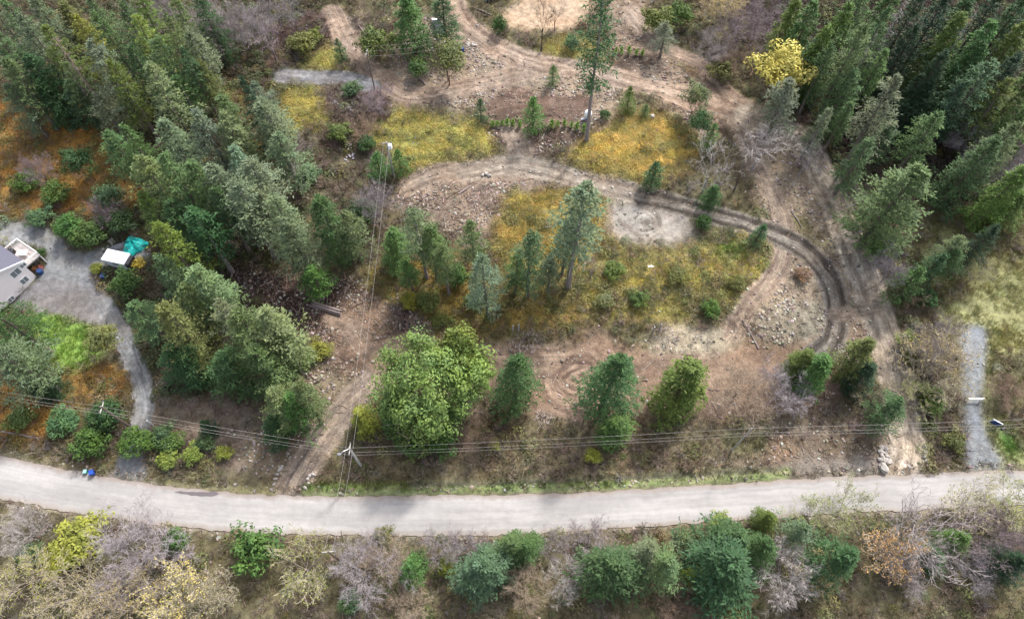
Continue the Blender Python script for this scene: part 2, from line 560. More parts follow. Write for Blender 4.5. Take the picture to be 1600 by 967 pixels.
apply(sl_, np.clip(1.25 - rr / 9, 0, .9), A(190, 158, 138), A(108, 84, 76), pat=pt)
GZ[sl_] -= np.clip(1.1 - rr / 9, 0, 1) * 0.16 * pt
tlat[sl_] = rr; tarc[sl_] = 3 * np.abs(np.arctan2(GY[sl_] - q.y, GX[sl_] - q.x)); twt[sl_] = np.clip(1.5 - rr / 7, 0, .9)
area([(1020, 518), (1075, 508), (1140, 512), (1145, 545), (1080, 552), (1015, 550)], A(200, 184, 162), A(176, 158, 136), stone=.3, dens=dict(stone=.4, brush=.1))
area([(355, 420), (440, 425), (545, 435), (570, 455), (565, 500), (610, 520), (560, 545), (500, 530), (440, 500), (380, 460)], A(98, 74, 64), A(66, 50, 46), "bare_soil",
     stone=.7, dens=dict(stick=1.6, stone=1.2), rel=.3, cs=2)
area([(600, 470), (650, 480), (670, 515), (640, 530), (605, 515)], A(92, 82, 84), A(72, 64, 64), stone=.6, dens=dict(stick=1.4, stone=1))
area([(545, 460), (600, 470), (612, 520), (600, 560), (540, 590), (505, 545), (520, 510)], A(168, 134, 112), A(120, 94, 82), stone=.8, dens=D_DEBRIS)
area([(1170, 490), (1215, 475), (1290, 478), (1296, 510), (1262, 535), (1190, 532)], A(180, 168, 148), A(136, 122, 106), "rock_outcrop", stone=.9, rel=.9, dens=D_STONY, cs=1.5)
area([(1110, 690), (1200, 660), (1320, 640), (1390, 660), (1400, 745), (1230, 742), (1120, 725)], A(156, 134, 120), A(122, 106, 90), stone=.6,
     dens=dict(stone=.7, stick=.7, grass=.35, brush=.2), cs=4)
area([(1120, 678), (1200, 672), (1215, 695), (1180, 715), (1125, 705)], A(116, 120, 80), A(126, 112, 86), dens=dict(grass=1.2))
area([(1205, 690), (1240, 690), (1240, 722), (1200, 730)], A(186, 146, 116), A(156, 124, 100), dens=D_DEBRIS, stone=.5)
area([(660, 650), (770, 650), (860, 670), (1100, 660), (1120, 740), (900, 752), (640, 755), (560, 730), (580, 700)], A(164, 146, 114), A(126, 112, 84),
     dens=dict(grass=1.2, brush=.6, leafy=.08, stick=.3), cs=5)
area([(1400, 660), (1440, 620), (1500, 640), (1510, 735), (1450, 740)], A(140, 126, 92), A(118, 110, 66), dens=D_BRUSH)
area([(1225, 722), (1300, 716), (1375, 718), (1378, 748), (1225, 752)], A(158, 146, 144), A(140, 130, 128), "gravel_shoulder", stone=.35, rel=.05, dens=dict(stone=.3))
def rings(px, py, rad, c1, c2, seed):
    q = p2w(px, py); sl = window([(q.x - rad, q.y - rad), (q.x + rad, q.y + rad)], 1)
    dx, dy = GX[sl] - q.x, GY[sl] - q.y
    rr = np.hypot(dx, dy * 1.2) + 1.3 * fbm(GX[sl] / 4, GY[sl] / 4, seed)
    pt = np.clip(2.0 * (vnoise(rr * 2.1, np.arctan2(dy, dx) * .8, seed) - .5) + .5, 0, 1)
    apply(sl, np.clip(2.2 * (1 - rr / rad), 0, .8), c1, c2, pat=pt)
    GZ[sl] -= np.clip(1 - rr / rad, 0, 1) * .1 * (1 - pt)
    mk = rr < rad * .9
    tlat[sl] = np.where(mk, rr, tlat[sl]); tarc[sl] = np.where(mk, np.abs(np.arctan2(dy, dx)) * 3, tarc[sl]); twt[sl] = np.where(mk, np.clip(1.6 * (1 - rr / rad), 0, .8), twt[sl])


rings(1005, 345, 5, A(140, 124, 116), A(206, 194, 188), 41)
rings(545, 45, 5, A(126, 106, 104), A(170, 150, 146), 42)
w_, sl_ = area([(765, 160), (800, 138), (860, 150), (925, 150), (905, 188), (840, 195), (770, 190)], A(138, 108, 96), op=0.0)
apply(sl_, w_ * 0 + (zone[sl_] == ZN.index("bare_soil")) * .8, A(90, 68, 60), A(140, 112, 100), pat=np.clip(.5 + 2.2 * fbm(GX[sl_] / 6 + .15 * GY[sl_], GY[sl_] / .9, 43, 3), 0, 1))
# tracks
T = dict(dens=D_SOIL, stone=.12)
path([(520, 20), (545, 70), (590, 118), (640, 150), (720, 138), (800, 118), (850, 108)], 4.6, SO1, SO2, "dirt_track", **T)
path([(700, -20), (716, 25), (750, 60), (800, 86), (860, 103), (930, 114), (1000, 132), (1090, 155), (1180, 180), (1250, 215)], 5.6, SO1, SO2, "dirt_track", seed=11, **T)
path([(985, 20), (1030, 70), (1090, 100), (1140, 150), (1180, 180)], 4.2, SO1, SO2, "dirt_track", seed=13, **T)
path([(800, 205), (815, 240), (800, 265), (740, 268), (680, 272), (640, 290)], 4.4, A(150, 126, 114), A(184, 160, 144), "dirt_track", seed=15, **T)
path([(1150, 190), (1180, 255), (1215, 320), (1228, 375), (1210, 430), (1170, 475), (1145, 520)], 3.6, A(146, 122, 112), A(190, 166, 150), "dirt_track", seed=19, **T)
area([(1305, 262), (1345, 320), (1390, 455), (1432, 600), (1455, 700), (1500, 700), (1480, 560), (1430, 430), (1390, 320)], A(122, 108, 88), A(92, 82, 64), dens=D_BRUSH)
path([(1170, 180), (1245, 215), (1290, 285), (1330, 380), (1362, 465), (1392, 555), (1408, 640), (1418, 700), (1408, 752)], 5.6, A(150, 130, 118), A(214, 194, 178),
     "dirt_track", seed=21, rut=.1, band=.3, edge=.5, **T)
path([(730, 268), (800, 258), (870, 272), (940, 290), (1030, 312)], 4.2, A(150, 130, 120), A(190, 172, 160), "dirt_track", seed=17, rut=.1, **T)
path([(1010, 308), (1050, 318), (1120, 338), (1200, 362), (1262, 395), (1298, 440), (1308, 490), (1300, 535), (1270, 560)],
     4.4, A(92, 82, 78), A(176, 162, 154), "dirt_track", seed=17, rut=.14, band=.9, streak=1.5, edge=.45, **T)
path([(1305, 492), (1335, 488), (1365, 482)], 2.6, A(132, 114, 104), A(170, 150, 138), "dirt_track", seed=22, **T)
path([(448, 776), (478, 725), (530, 650), (575, 605), (600, 575)], 5.2, A(120, 104, 102), A(190, 166, 150), "dirt_track", seed=23, band=.55, **T)
path([(600, 575), (570, 545), (545, 510), (520, 500)], 3.6, A(140, 114, 102), A(170, 142, 126), "dirt_track", seed=24, **T)
path([(600, 560), (640, 540), (760, 560), (860, 560)], 4.5, A(150, 122, 106), A(176, 146, 126), "dirt_track", seed=25, **T)
path([(440, 118), (480, 122), (530, 122), (580, 135)], 4.0, A(134, 130, 140), A(152, 148, 156), "gravel_lane", seed=26, dens={}, stone=.1)
GR1, GR2 = A(140, 140, 148), A(160, 160, 170)
area([(-160, 352), (40, 350), (88, 368), (120, 396), (170, 386), (225, 390), (228, 418), (160, 420), (142, 432), (150, 452), (60, 445), (70, 410), (50, 385), (-160, 380)],
     GR1, GR2, "gravel_driveway", stone=.15, rel=.03, dens=dict(stone=.03), rough=False, soft=.6)
area([(20, 482), (62, 438), (140, 446), (168, 466), (178, 500), (160, 512), (100, 494)], A(158, 150, 156), A(144, 138, 146), "concrete_apron", stone=0, rel=.01, dens={}, rough=False, soft=.5)
path([(165, 480), (192, 528), (214, 585), (224, 630), (217, 668), (200, 725), (192, 752)], 3.3, A(142, 140, 148), A(164, 162, 170), "paved_driveway", seed=27, rut=.02,
     edge=.5, dens={}, stone=.05)
area([(196, 706), (224, 706), (223, 752), (164, 744), (182, 732)], A(142, 140, 148), A(160, 158, 166), "paved_driveway", stone=.05, rel=.02, dens={}, rough=False, soft=.5)
area([(1502, 516), (1542, 516), (1536, 590), (1535, 655), (1548, 690), (1572, 738), (1512, 738), (1506, 690), (1503, 600)], A(134, 138, 152), A(152, 156, 168), "gravel_driveway",
     stone=.3, rel=.03, dens=dict(stone=.05), rough=False, soft=.6)
path([(480, 767), (700, 763), (900, 759), (1100, 748), (1225, 740)], 2.0, A(126, 168, 70), A(158, 166, 96), zn=None, rut=0, dens=dict(grass=3), seed=31)
path([(230, 752), (330, 764), (425, 770)], 1.2, A(134, 142, 72), A(156, 148, 96), zn=None, rut=0, dens=dict(grass=3), seed=32)
path([(640, 757), (850, 752), (1040, 744), (1220, 733)], .7, A(110, 98, 90), A(128, 116, 110), zn=None, rut=0.25, seed=33, dens={})

# main road: its own ribbon, with the ground sunk under it
TOP = [(-420, 590), (-200, 660), (-60, 698), (0, 712), (100, 732), (200, 751), (300, 764), (400, 772), (500, 776), (700, 774), (900, 770), (1100, 758), (1300, 746), (1450, 740), (1600, 734), (1800, 728), (2100, 720)]
BOT = [(-420, 640), (-200, 722), (-60, 763), (0, 778), (100, 798), (200, 813), (300, 825), (400, 833), (600, 837), (800, 835), (900, 829), (1100, 817), (1300, 803), (1450, 796), (1600, 790), (1800, 783), (2100, 774)]
tw = smooth_poly(pix_poly(TOP), 30); bw = smooth_poly(pix_poly(BOT), 30)
tw[:, 1] += 0.6 * fbm(tw[:, 0] / 1.3, tw[:, 0] * 0, 3, 3)
bw[:, 1] += 0.6 * fbm(bw[:, 0] / 1.3, bw[:, 0] * 0 + 7, 3, 3)
tw = np.vstack([tw[0] + (tw[0] - tw[8]) / np.linalg.norm(tw[0] - tw[8]) * 1200, tw, tw[-1] + (tw[-1] - tw[-9]) / np.linalg.norm(tw[-1] - tw[-9]) * 1200])
bw = np.vstack([bw[0] + (bw[0] - bw[8]) / np.linalg.norm(bw[0] - bw[8]) * 1200, bw, bw[-1] + (bw[-1] - bw[-9]) / np.linalg.norm(bw[-1] - bw[-9]) * 1200])
road_poly = np.vstack([tw, bw[::-1]])
sl = (slice(0, NY), slice(0, NX))
wr = np.zeros(GX.shape)
for a, b in ((0, 0), (.35, 0), (-.35, 0), (0, .35), (0, -.35)): wr += pip(road_poly, GX + a, GY + b)
wr /= 5
for k in DK: den[k] *= (wr < 0.05)
wn_ = np.zeros(GX.shape)
for a, b in ((1.2, 0), (-1.2, 0), (0, 1.2), (0, -1.2), (0, .6), (0, -.6)): wn_ += pip(road_poly, GX + a, GY + b)
apply(sl, np.clip(wn_ / 3, 0, 1) * (wr < .9) * .7, A(176, 160, 146), A(150, 134, 116), stone=.3)
grel *= (wn_ < .5)
m_ = (wn_ > 0) & (wr < .05)
den['stone'][m_] = .8; den['grass'][m_] = .9; den['stick'][m_] = .3
GZ += grel * fbm(GX / 1.3, GY / 1.3, 101, 4)
road_flat = terr(GX, GY)
GZ = np.where(wn_ > 0, road_flat, GZ) - np.clip(wr, 0, 1) * 0.30
# fine colour variation that belongs to the soil and plants themselves
vv = 1 + 0.65 * fbm(GX / 1.1, GY / 1.1, 201, 4) + 0.35 * fbm(GX / 7, GY / 7, 211, 3)
gcol *= vv[..., None]
hv = 0.5 * fbm(GX / 4, GY / 4, 221, 3)
gcol[..., 0] *= 1 + 0.3 * hv; gcol[..., 2] *= 1 - 0.4 * hv
lum = gcol @ np.array([.3, .59, .11])
gcol = (gcol * .8 + lum[..., None] * .2) * np.array([.965, .985, .90])
gcol = np.clip(gcol, 0.012, 0.6)


def ground_mat():
    m, nt, b = new_mat("ground_cover")
    a = nt.nodes.new("ShaderNodeAttribute"); a.attribute_name = "col"
    s = nt.nodes.new("ShaderNodeAttribute"); s.attribute_name = "stony"
    p = geo_pos(nt)
    n1 = noise(nt, 1.1, 6, p, 0.65); n2 = noise(nt, 6.0, 4, p, 0.7)
    c = mixrgb(nt, 'MULTIPLY', 1.0, a.outputs["Color"], ramp(nt, n1, 0.3, 0.7, 0.66, 1.32))
    fi = nt.nodes.new("ShaderNodeAttribute"); fi.attribute_name = "coarse"
    c = mixrgb(nt, 'MULTIPLY', fi.outputs["Fac"], c, ramp(nt, n2, 0.3, 0.7, 0.62, 1.36))
    tk = nt.nodes.new("ShaderNodeAttribute"); tk.attribute_name = "track"
    mp = nt.nodes.new("ShaderNodeMapping"); mp.inputs["Scale"].default_value = (3.6, .16, 0); nt.links.new(tk.outputs["Vector"], mp.inputs[0])
    mq = nt.nodes.new("ShaderNodeMapping"); mq.inputs["Scale"].default_value = (1.5, .5, 0); nt.links.new(tk.outputs["Vector"], mq.inputs[0])
    sp3 = nt.nodes.new("ShaderNodeSeparateXYZ"); nt.links.new(tk.outputs["Vector"], sp3.inputs[0])
    tn = math_n(nt, 'ADD', math_n(nt, 'MULTIPLY', noise(nt, 1.0, 4, mp.outputs[0], .7), .65), math_n(nt, 'MULTIPLY', noise(nt, 1.0, 3, mq.outputs[0], .6), .35))
    c = mixrgb(nt, 'MULTIPLY', sp3.outputs[2], c, ramp(nt, tn, .34, .66, .6, 1.34))
    vo = nt.nodes.new("ShaderNodeTexVoronoi"); vo.inputs["Scale"].default_value = 2.6
    nt.links.new(p, vo.inputs["Vector"])
    sp = nt.nodes.new("ShaderNodeSeparateColor"); nt.links.new(vo.outputs["Color"], sp.inputs[0])
    near = ramp(nt, vo.outputs["Distance"], 0.22, 0.34, 1, 0)
    pick = math_n(nt, 'GREATER_THAN', s.outputs["Fac"], sp.outputs[0])
    f = math_n(nt, 'MULTIPLY', math_n(nt, 'MULTIPLY', near, pick), 0.75)
    stc = mixrgb(nt, 'MIX', sp.outputs[1], A(120, 108, 100), A(206, 196, 184))
    c = mixrgb(nt, 'MIX', f, c, stc)
    nt.links.new(c, b.inputs["Base Color"])
    b.inputs["Roughness"].default_value = 0.95
    b.inputs["Specular IOR Level"].default_value = 0.1
    h = math_n(nt, 'ADD', math_n(nt, 'ADD', n1, math_n(nt, 'MULTIPLY', n2, 0.4)), f)
    bump(nt, b, h, 0.7, 0.25)
    return m


M_GROUND = ground_mat()
vid = np.arange(NX * NY).reshape(NY, NX)
quads = np.stack([vid[:-1, :-1], vid[:-1, 1:], vid[1:, 1:], vid[1:, :-1]], -1).reshape(-1, 4)
fz = np.max(np.stack([zone[:-1, :-1], zone[1:, 1:]], 0), 0).reshape(-1)
allv = np.stack([GX, GY, GZ], -1).reshape(-1, 3)
colf = np.concatenate([gcol, np.ones((NY, NX, 1))], -1).reshape(-1, 4).astype(np.float32)
stf = gst.reshape(-1).astype(np.float32)
trf = np.stack([tlat, tarc, twt], -1).reshape(-1, 3).astype(np.float32)
even = [ZN.index(z) for z in ZN if z.endswith(("driveway", "apron", "pad", "lane", "shoulder"))]
fif = np.where(np.isin(zone, even), .3, 1.0).reshape(-1).astype(np.float32)
for zi, zn in enumerate(ZN):
    q = quads[fz == zi]
    if len(q) == 0: continue
    u, inv = np.unique(q, return_inverse=True)
    inv = inv.reshape(-1, 4)
    me = bpy.data.meshes.new(zn)
    me.vertices.add(len(u)); me.vertices.foreach_set("co", allv[u].astype(np.float32).reshape(-1))
    me.loops.add(inv.size); me.loops.foreach_set("vertex_index", inv.reshape(-1).astype(np.int32))
    me.polygons.add(len(inv))
    me.polygons.foreach_set("loop_start", np.arange(0, inv.size, 4, dtype=np.int32))
    me.polygons.foreach_set("use_smooth", np.ones(len(inv), bool))
    me.update(calc_edges=True)
    at = me.attributes.new("col", 'FLOAT_COLOR', 'POINT'); at.data.foreach_set("color", colf[u].reshape(-1))
    at = me.attributes.new("track", 'FLOAT_VECTOR', 'POINT'); at.data.foreach_set("vector", trf[u].reshape(-1))
    at = me.attributes.new("coarse", 'FLOAT', 'POINT'); at.data.foreach_set("value", fif[u])
    at = me.attributes.new("stony", 'FLOAT', 'POINT'); at.data.foreach_set("value", stf[u])
    tag(mesh_obj(zn, me, M_GROUND), kind="structure")


def road_mat():
    m, nt, b = new_mat("worn_chipseal")
    uv = nt.nodes.new("ShaderNodeUVMap").outputs[0]
    mp = nt.nodes.new("ShaderNodeMapping"); mp.inputs["Scale"].default_value = (0.02, 1.6, 1); nt.links.new(uv, mp.inputs[0])
    st = noise(nt, 1.0, 5, mp.outputs[0], 0.65)
    mp2 = nt.nodes.new("ShaderNodeMapping"); mp2.inputs["Scale"].default_value = (0.07, 0.3, 1); nt.links.new(uv, mp2.inputs[0])
    pa = noise(nt, 1.0, 4, mp2.outputs[0], 0.55)
    p = geo_pos(nt)
    fine = noise(nt, 14.0, 3, p, 0.7)
    mid = noise(nt, 0.9, 5, p, 0.65)
    c = mixrgb(nt, 'MIX', ramp(nt, st, 0.3, 0.7), A(184, 181, 179), A(203, 199, 196))
    c = mixrgb(nt, 'MULTIPLY', 1.0, c, ramp(nt, pa, 0.38, 0.62, 0.82, 1.06))
    c = mixrgb(nt, 'MULTIPLY', 1.0, c, ramp(nt, mid, 0.3, 0.7, 0.92, 1.08))
    c = mixrgb(nt, 'MULTIPLY', 1.0, c, ramp(nt, fine, 0.3, 0.7, 0.9, 1.1))
    sep = nt.nodes.new("ShaderNodeSeparateXYZ"); nt.links.new(uv, sep.inputs[0])
    # dusty, darker edges where gravel and soil wash on to the road
    ed = math_n(nt, 'ADD', sep.outputs[1], math_n(nt, 'MULTIPLY', math_n(nt, 'SUBTRACT', mid, 0.5), 1.6))
    e1 = ramp(nt, ed, 0.2, 1.1, 0.8, 0)
    c = mixrgb(nt, 'MIX', e1, c, A(168, 154, 144))
    e2 = ramp(nt, ed, 6.2, 7.0, 0, 0.65)
    c = mixrgb(nt, 'MIX', e2, c, A(174, 160, 146))
    nt.links.new(c, b.inputs["Base Color"])
    b.inputs["Roughness"].default_value = 0.9; b.inputs["Specular IOR Level"].default_value = 0.15
    bump(nt, b, fine, 0.3, 0.02)
    return m


n = len(tw)
v = []; uvs = []; f = []
arc = np.concatenate([[0], np.cumsum(np.linalg.norm(np.diff(tw, axis=0), axis=1))])
NW = 8
for i in range(n):
    for k in range(NW + 1):
        t = k / NW
        p = tw[i] * (1 - t) + bw[i] * t
        z = float(terr(p[0], p[1])) + 0.02 + 0.06 * (1 - (2 * t - 1) ** 2)
        v.append((p[0], p[1], z)); uvs.append((arc[i], t * 7.2))
    for t in (0, 1):
        p = tw[i] if t == 0 else bw[i]
        v.append((p[0], p[1] + (.25 if t == 0 else -.25), float(terr(p[0], p[1])) - 0.6)); uvs.append((arc[i], t * 7.2))
S = NW + 3
for i in range(n - 1):
    for k in range(NW): f.append((i * S + k, i * S + k + 1, (i + 1) * S + k + 1, (i + 1) * S + k)[::-1])
    f.append((i * S, (i + 1) * S, (i + 1) * S + NW + 1, i * S + NW + 1)[::-1])
    f.append((i * S + NW, i * S + NW + 2, (i + 1) * S + NW + 2, (i + 1) * S + NW)[::-1])
f = [q[::-1] for q in f]
me = bpy.data.meshes.new("main_road"); me.from_pydata(v, [], f)
ul = me.uv_layers.new(name="UVMap")
li = np.zeros(len(me.loops), dtype=np.int32); me.loops.foreach_get("vertex_index", li)
ul.data.foreach_set("uv", np.array(uvs, dtype=np.float32)[li].reshape(-1))
me.update()
tag(mesh_obj("main_road", me, road_mat()), kind="structure")

# ------------------------------------------------------------------ ground cover that nobody could count, scattered as instances
def tuft(seed, n=14, h=.5, sp=.35, w=.06):
    r = random.Random(seed); m = MB()
    for _ in range(n):
        a = r.uniform(0, 6.28); d = r.uniform(0, sp)
        p = Vector((math.cos(a) * d, math.sin(a) * d, -.05))
        t = Vector((math.cos(a) * r.uniform(.2, .9), math.sin(a) * r.uniform(.2, .9), 1)).normalized()
        m.leaf(p, t, Vector((math.sin(a), -math.cos(a), .2)), h * r.uniform(.6, 1.2), w, r.random())
    return m


def cushion(seed, n=70, rad=.75, h=.3, L=.17, w=.1):
    r = random.Random(seed); m = MB()
    for _ in range(n):
        a = r.uniform(0, 6.28); d = rad * math.sqrt(r.random())
        z = h * (1 - (d / rad) ** 2) * r.uniform(.5, 1)
        nrm = Vector((math.cos(a) * d / rad * .8 + r.uniform(-.4, .4), math.sin(a) * d / rad * .8 + r.uniform(-.4, .4), 1)).normalized()
        dr = nrm.orthogonal(); dr.rotate(Matrix.Rotation(r.uniform(0, 6.28), 3, nrm)); dr = (dr + nrm * r.uniform(0, .5)).normalized()
        m.leaf(Vector((math.cos(a) * d, math.sin(a) * d, z)), dr, nrm, L * r.uniform(.7, 1.3), w * r.uniform(.7, 1.3), r.random())
    return m


def twiggy(seed, n=34, h=1.1, sp=.9):
    r = random.Random(seed); m = MB()
    for _ in range(n // 5 + 1):
        a = r.uniform(0, 6.28)
        p = Vector((r.uniform(-.2, .2), r.uniform(-.2, .2), -.05))
        q = p + Vector((math.cos(a) * sp * r.uniform(.3, 1), math.sin(a) * sp * r.uniform(.3, 1), h * r.uniform(.5, 1)))
        m.cone(p, q, .028, r.random())
        for k in range(5):
            s = r.uniform(.3, .95); b = p.lerp(q, s); a2 = a + r.uniform(-1.4, 1.4)
            m.cone(b, b + Vector((math.cos(a2) * .45, math.sin(a2) * .45, r.uniform(.05, .4))) * r.uniform(.6, 1.2), .018, r.random())
    return m


def stone_mb(seed, sub=1):
    r = random.Random(seed)
    import bmesh
    bm = bmesh.new(); bmesh.ops.create_icosphere(bm, subdivisions=sub, radius=1)
    sc = Vector((r.uniform(.8, 1.3), r.uniform(.7, 1.1), r.uniform(.5, .85)))
    m = MB()
    vs = [Vector((v.co.x * sc.x, v.co.y * sc.y, v.co.z * sc.z)) * r.uniform(.78, 1.15) for v in bm.verts]
    m.add(vs, [[v.index for v in f.verts] for f in bm.faces], r.random())
    bm.free(); return m


def stick_mb(seed):
    r = random.Random(seed); m = MB()
    p = [Vector((-1 + 2 * k / 3, r.uniform(-.12, .12), .03 + r.uniform(0, .1))) for k in range(4)]
    m.tube(p, [.06, .05, .045, .03], 4, True, r.random()); return m


def stone_material(src):
    return bark_mat("stone_" + src.lower(), src)


M_STONE_I = bark_mat("loose_stone", 'INST')


def gn_scatter(name, protos, mat, pts, scl, rot, idx, tint, label):
    col = bpy.data.collections.new(name + "_shapes")      # a library of shapes, never linked to the scene by itself
    for i, mb in enumerate(protos):
        me = mb.mesh("%s_shape_%02d" % (name, i)); me.materials.append(mat)
        col.objects.link(bpy.data.objects.new("%s_shape_%02d" % (name, i), me))
    me = bpy.data.meshes.new(name)
    me.vertices.add(len(pts)); me.vertices.foreach_set("co", np.asarray(pts, np.float32).reshape(-1))
    me.attributes.new("scl", 'FLOAT', 'POINT').data.foreach_set("value", np.asarray(scl, np.float32))
    me.attributes.new("rot", 'FLOAT_VECTOR', 'POINT').data.foreach_set("vector", np.asarray(rot, np.float32).reshape(-1))
    me.attributes.new("idx", 'INT', 'POINT').data.foreach_set("value", np.asarray(idx, np.int32))
    t4 = np.concatenate([np.asarray(tint), np.ones((len(pts), 1))], 1).astype(np.float32)
    me.attributes.new("tint", 'FLOAT_COLOR', 'POINT').data.foreach_set("color", t4.reshape(-1))
    o = mesh_obj(name, me, mat)
    g = bpy.data.node_groups.new(name + "_scatter", 'GeometryNodeTree')
    g.interface.new_socket("Geometry", in_out='INPUT', socket_type='NodeSocketGeometry')
    g.interface.new_socket("Geometry", in_out='OUTPUT', socket_type='NodeSocketGeometry')
    N = g.nodes; Lk = g.links
    gi = N.new('NodeGroupInput'); go = N.new('NodeGroupOutput')
    iop = N.new('GeometryNodeInstanceOnPoints')
    ci = N.new('GeometryNodeCollectionInfo'); ci.inputs[0].default_value = col
    ci.inputs['Separate Children'].default_value = True; ci.inputs['Reset Children'].default_value = True

    def attr(nm, ty):
        a = N.new('GeometryNodeInputNamedAttribute'); a.data_type = ty; a.inputs[0].default_value = nm
        return [s for s in a.outputs if s.enabled and s.name == 'Attribute'][0]
    Lk.new(gi.outputs[0], iop.inputs['Points']); Lk.new(ci.outputs[0], iop.inputs['Instance'])
    iop.inputs['Pick Instance'].default_value = True
    Lk.new(attr('idx', 'INT'), iop.inputs['Instance Index'])
    Lk.new(attr('scl', 'FLOAT'), iop.inputs['Scale'])
    Lk.new(attr('rot', 'FLOAT_VECTOR'), iop.inputs['Rotation'])
    Lk.new(iop.outputs[0], go.inputs[0])
    md = o.modifiers.new("scatter", 'NODES'); md.node_group = g
    return tag(o, label, kind="stuff")


JX = (XS >= -118) & (XS < 118); JY = (YS >= 4) & (YS < 148)
SUBJ, SUBI = np.where(JY)[0], np.where(JX)[0]


def sample(kind, N):
    d = den[kind][np.ix_(SUBJ, SUBI)].copy()
    gx = GX[np.ix_(SUBJ, SUBI)]; gy = GY[np.ix_(SUBJ, SUBI)]
    d *= (np.abs(gx) < (100 / CT * .55 + gy * .48 + 14))
    # clump it
    d *= np.clip(0.6 + 2.2 * fbm(gx / 3.0, gy / 3.0, 300 + DK.index(kind), 3), 0, 2)
    p = d.reshape(-1); p = p / p.sum()
    k = rng.choice(len(p), N, p=p)
    j = SUBJ[k // len(SUBI)]; i = SUBI[k % len(SUBI)]
    fx, fy = rng.random(N), rng.random(N)
    x = XS[i] + fx * .3; y = YS[j] + fy * .3
    j1, i1 = j + 1, i + 1
    z = (GZ[j, i] * (1 - fx) + GZ[j, i1] * fx) * (1 - fy) + (GZ[j1, i] * (1 - fx) + GZ[j1, i1] * fx) * fy
    return np.stack([x, y, z], 1), gcol[j, i]


def scatter(name, kind, N, protos, mat, s0, s1, label, tintk=1.0, jit=.25, own=None, tilt=.15, mixo=.6):
    pts, tint = sample(kind, N)
    t = tint * tintk
    if own is not None:
        o = np.array(own)[rng.integers(0, len(own), N)]
        t = t * (1 - mixo) + o * mixo
    t = t * (1 + jit * (rng.random((N, 1)) * 2 - 1)) * (1 + .12 * (rng.random((N, 3)) * 2 - 1))
    scl = s0 + (s1 - s0) * rng.random(N) ** 2
    rot = np.stack([(rng.random(N) - .5) * 2 * tilt, (rng.random(N) - .5) * 2 * tilt, rng.random(N) * 6.28], 1)
    return gn_scatter(name, protos, mat, pts, scl, rot, rng.integers(0, len(protos), N), np.clip(t, .01, .8), label)


scatter("grass", "grass", 42000, [tuft(i) for i in range(5)], M_TUFT, .6, 1.5, "tufts of dry and green grass on the open ground", 1.5)
scatter("moss", "moss", 17000, [cushion(40 + i) for i in range(5)], M_TUFT, .5, 1.4, "golden moss and low plants covering the knolls and banks", 1.5)
scatter("brush", "brush", 21000, [twiggy(60 + i) for i in range(5)], M_TWIG, .6, 1.7, "bare brown twiggy brush covering the rough ground", 1.15,
        own=[A(168, 148, 136), A(140, 120, 106), A(164, 150, 114), A(176, 160, 156)], mixo=.6)
scatter("undergrowth", "leafy", 7000, [cushion(80 + i, 85, .8, .8, .2, .13) for i in range(4)], M_TUFT, .6, 1.9, "low leafy undergrowth between the trees", 1.0,
        own=[A(92, 108, 66, 1.7), A(112, 120, 78, 1.7), A(124, 122, 74, 1.7), A(84, 102, 70, 1.7)], mixo=.7)
scatter("loose_stones", "stone", 13000, [stone_mb(100 + i) for i in range(5)], M_STONE_I, .07, .34, "loose pale stones lying on the disturbed dirt", 1.0,
        own=[A(190, 176, 164), A(150, 136, 126), A(212, 202, 194), A(120, 106, 98)], mixo=.75, tilt=.6)
scatter("branch_litter", "stick", 11000, [stick_mb(120 + i) for i in range(4)], M_TWIG, .35, 1.2, "broken branches and wood scraps strewn on the ground", 1.0,
        own=[A(176, 150, 130), A(140, 118, 108), A(196, 176, 160), A(110, 90, 82)], mixo=.8)

# ------------------------------------------------------------------ tree shapes, shared by the single trees
def trunk_mesh(name, h, r0, bend, seed, stubs=0, top=.96):
    r = random.Random(seed); m = MB()
    pts = [Vector((bend * math.sin(k * .9 + seed) * (k / 7), bend * math.cos(k * 1.3 + seed) * (k / 7), -.5 + (h * top + .5) * k / 7)) for k in range(8)]
    m.tube(pts, [r0 * (1.25 if k == 0 else 1) * (1 - .9 * k / 7) + .015 for k in range(8)], 7, True, .5)
    for _ in range(stubs):
        z = r.uniform(.15, .7) * h; a = r.uniform(0, 6.28); L = r.uniform(.8, 2.4)
        m.cone((0, 0, z), (math.cos(a) * L, math.sin(a) * L, z + r.uniform(-.4, .6)), .05, r.random())
    return m.mesh(name)


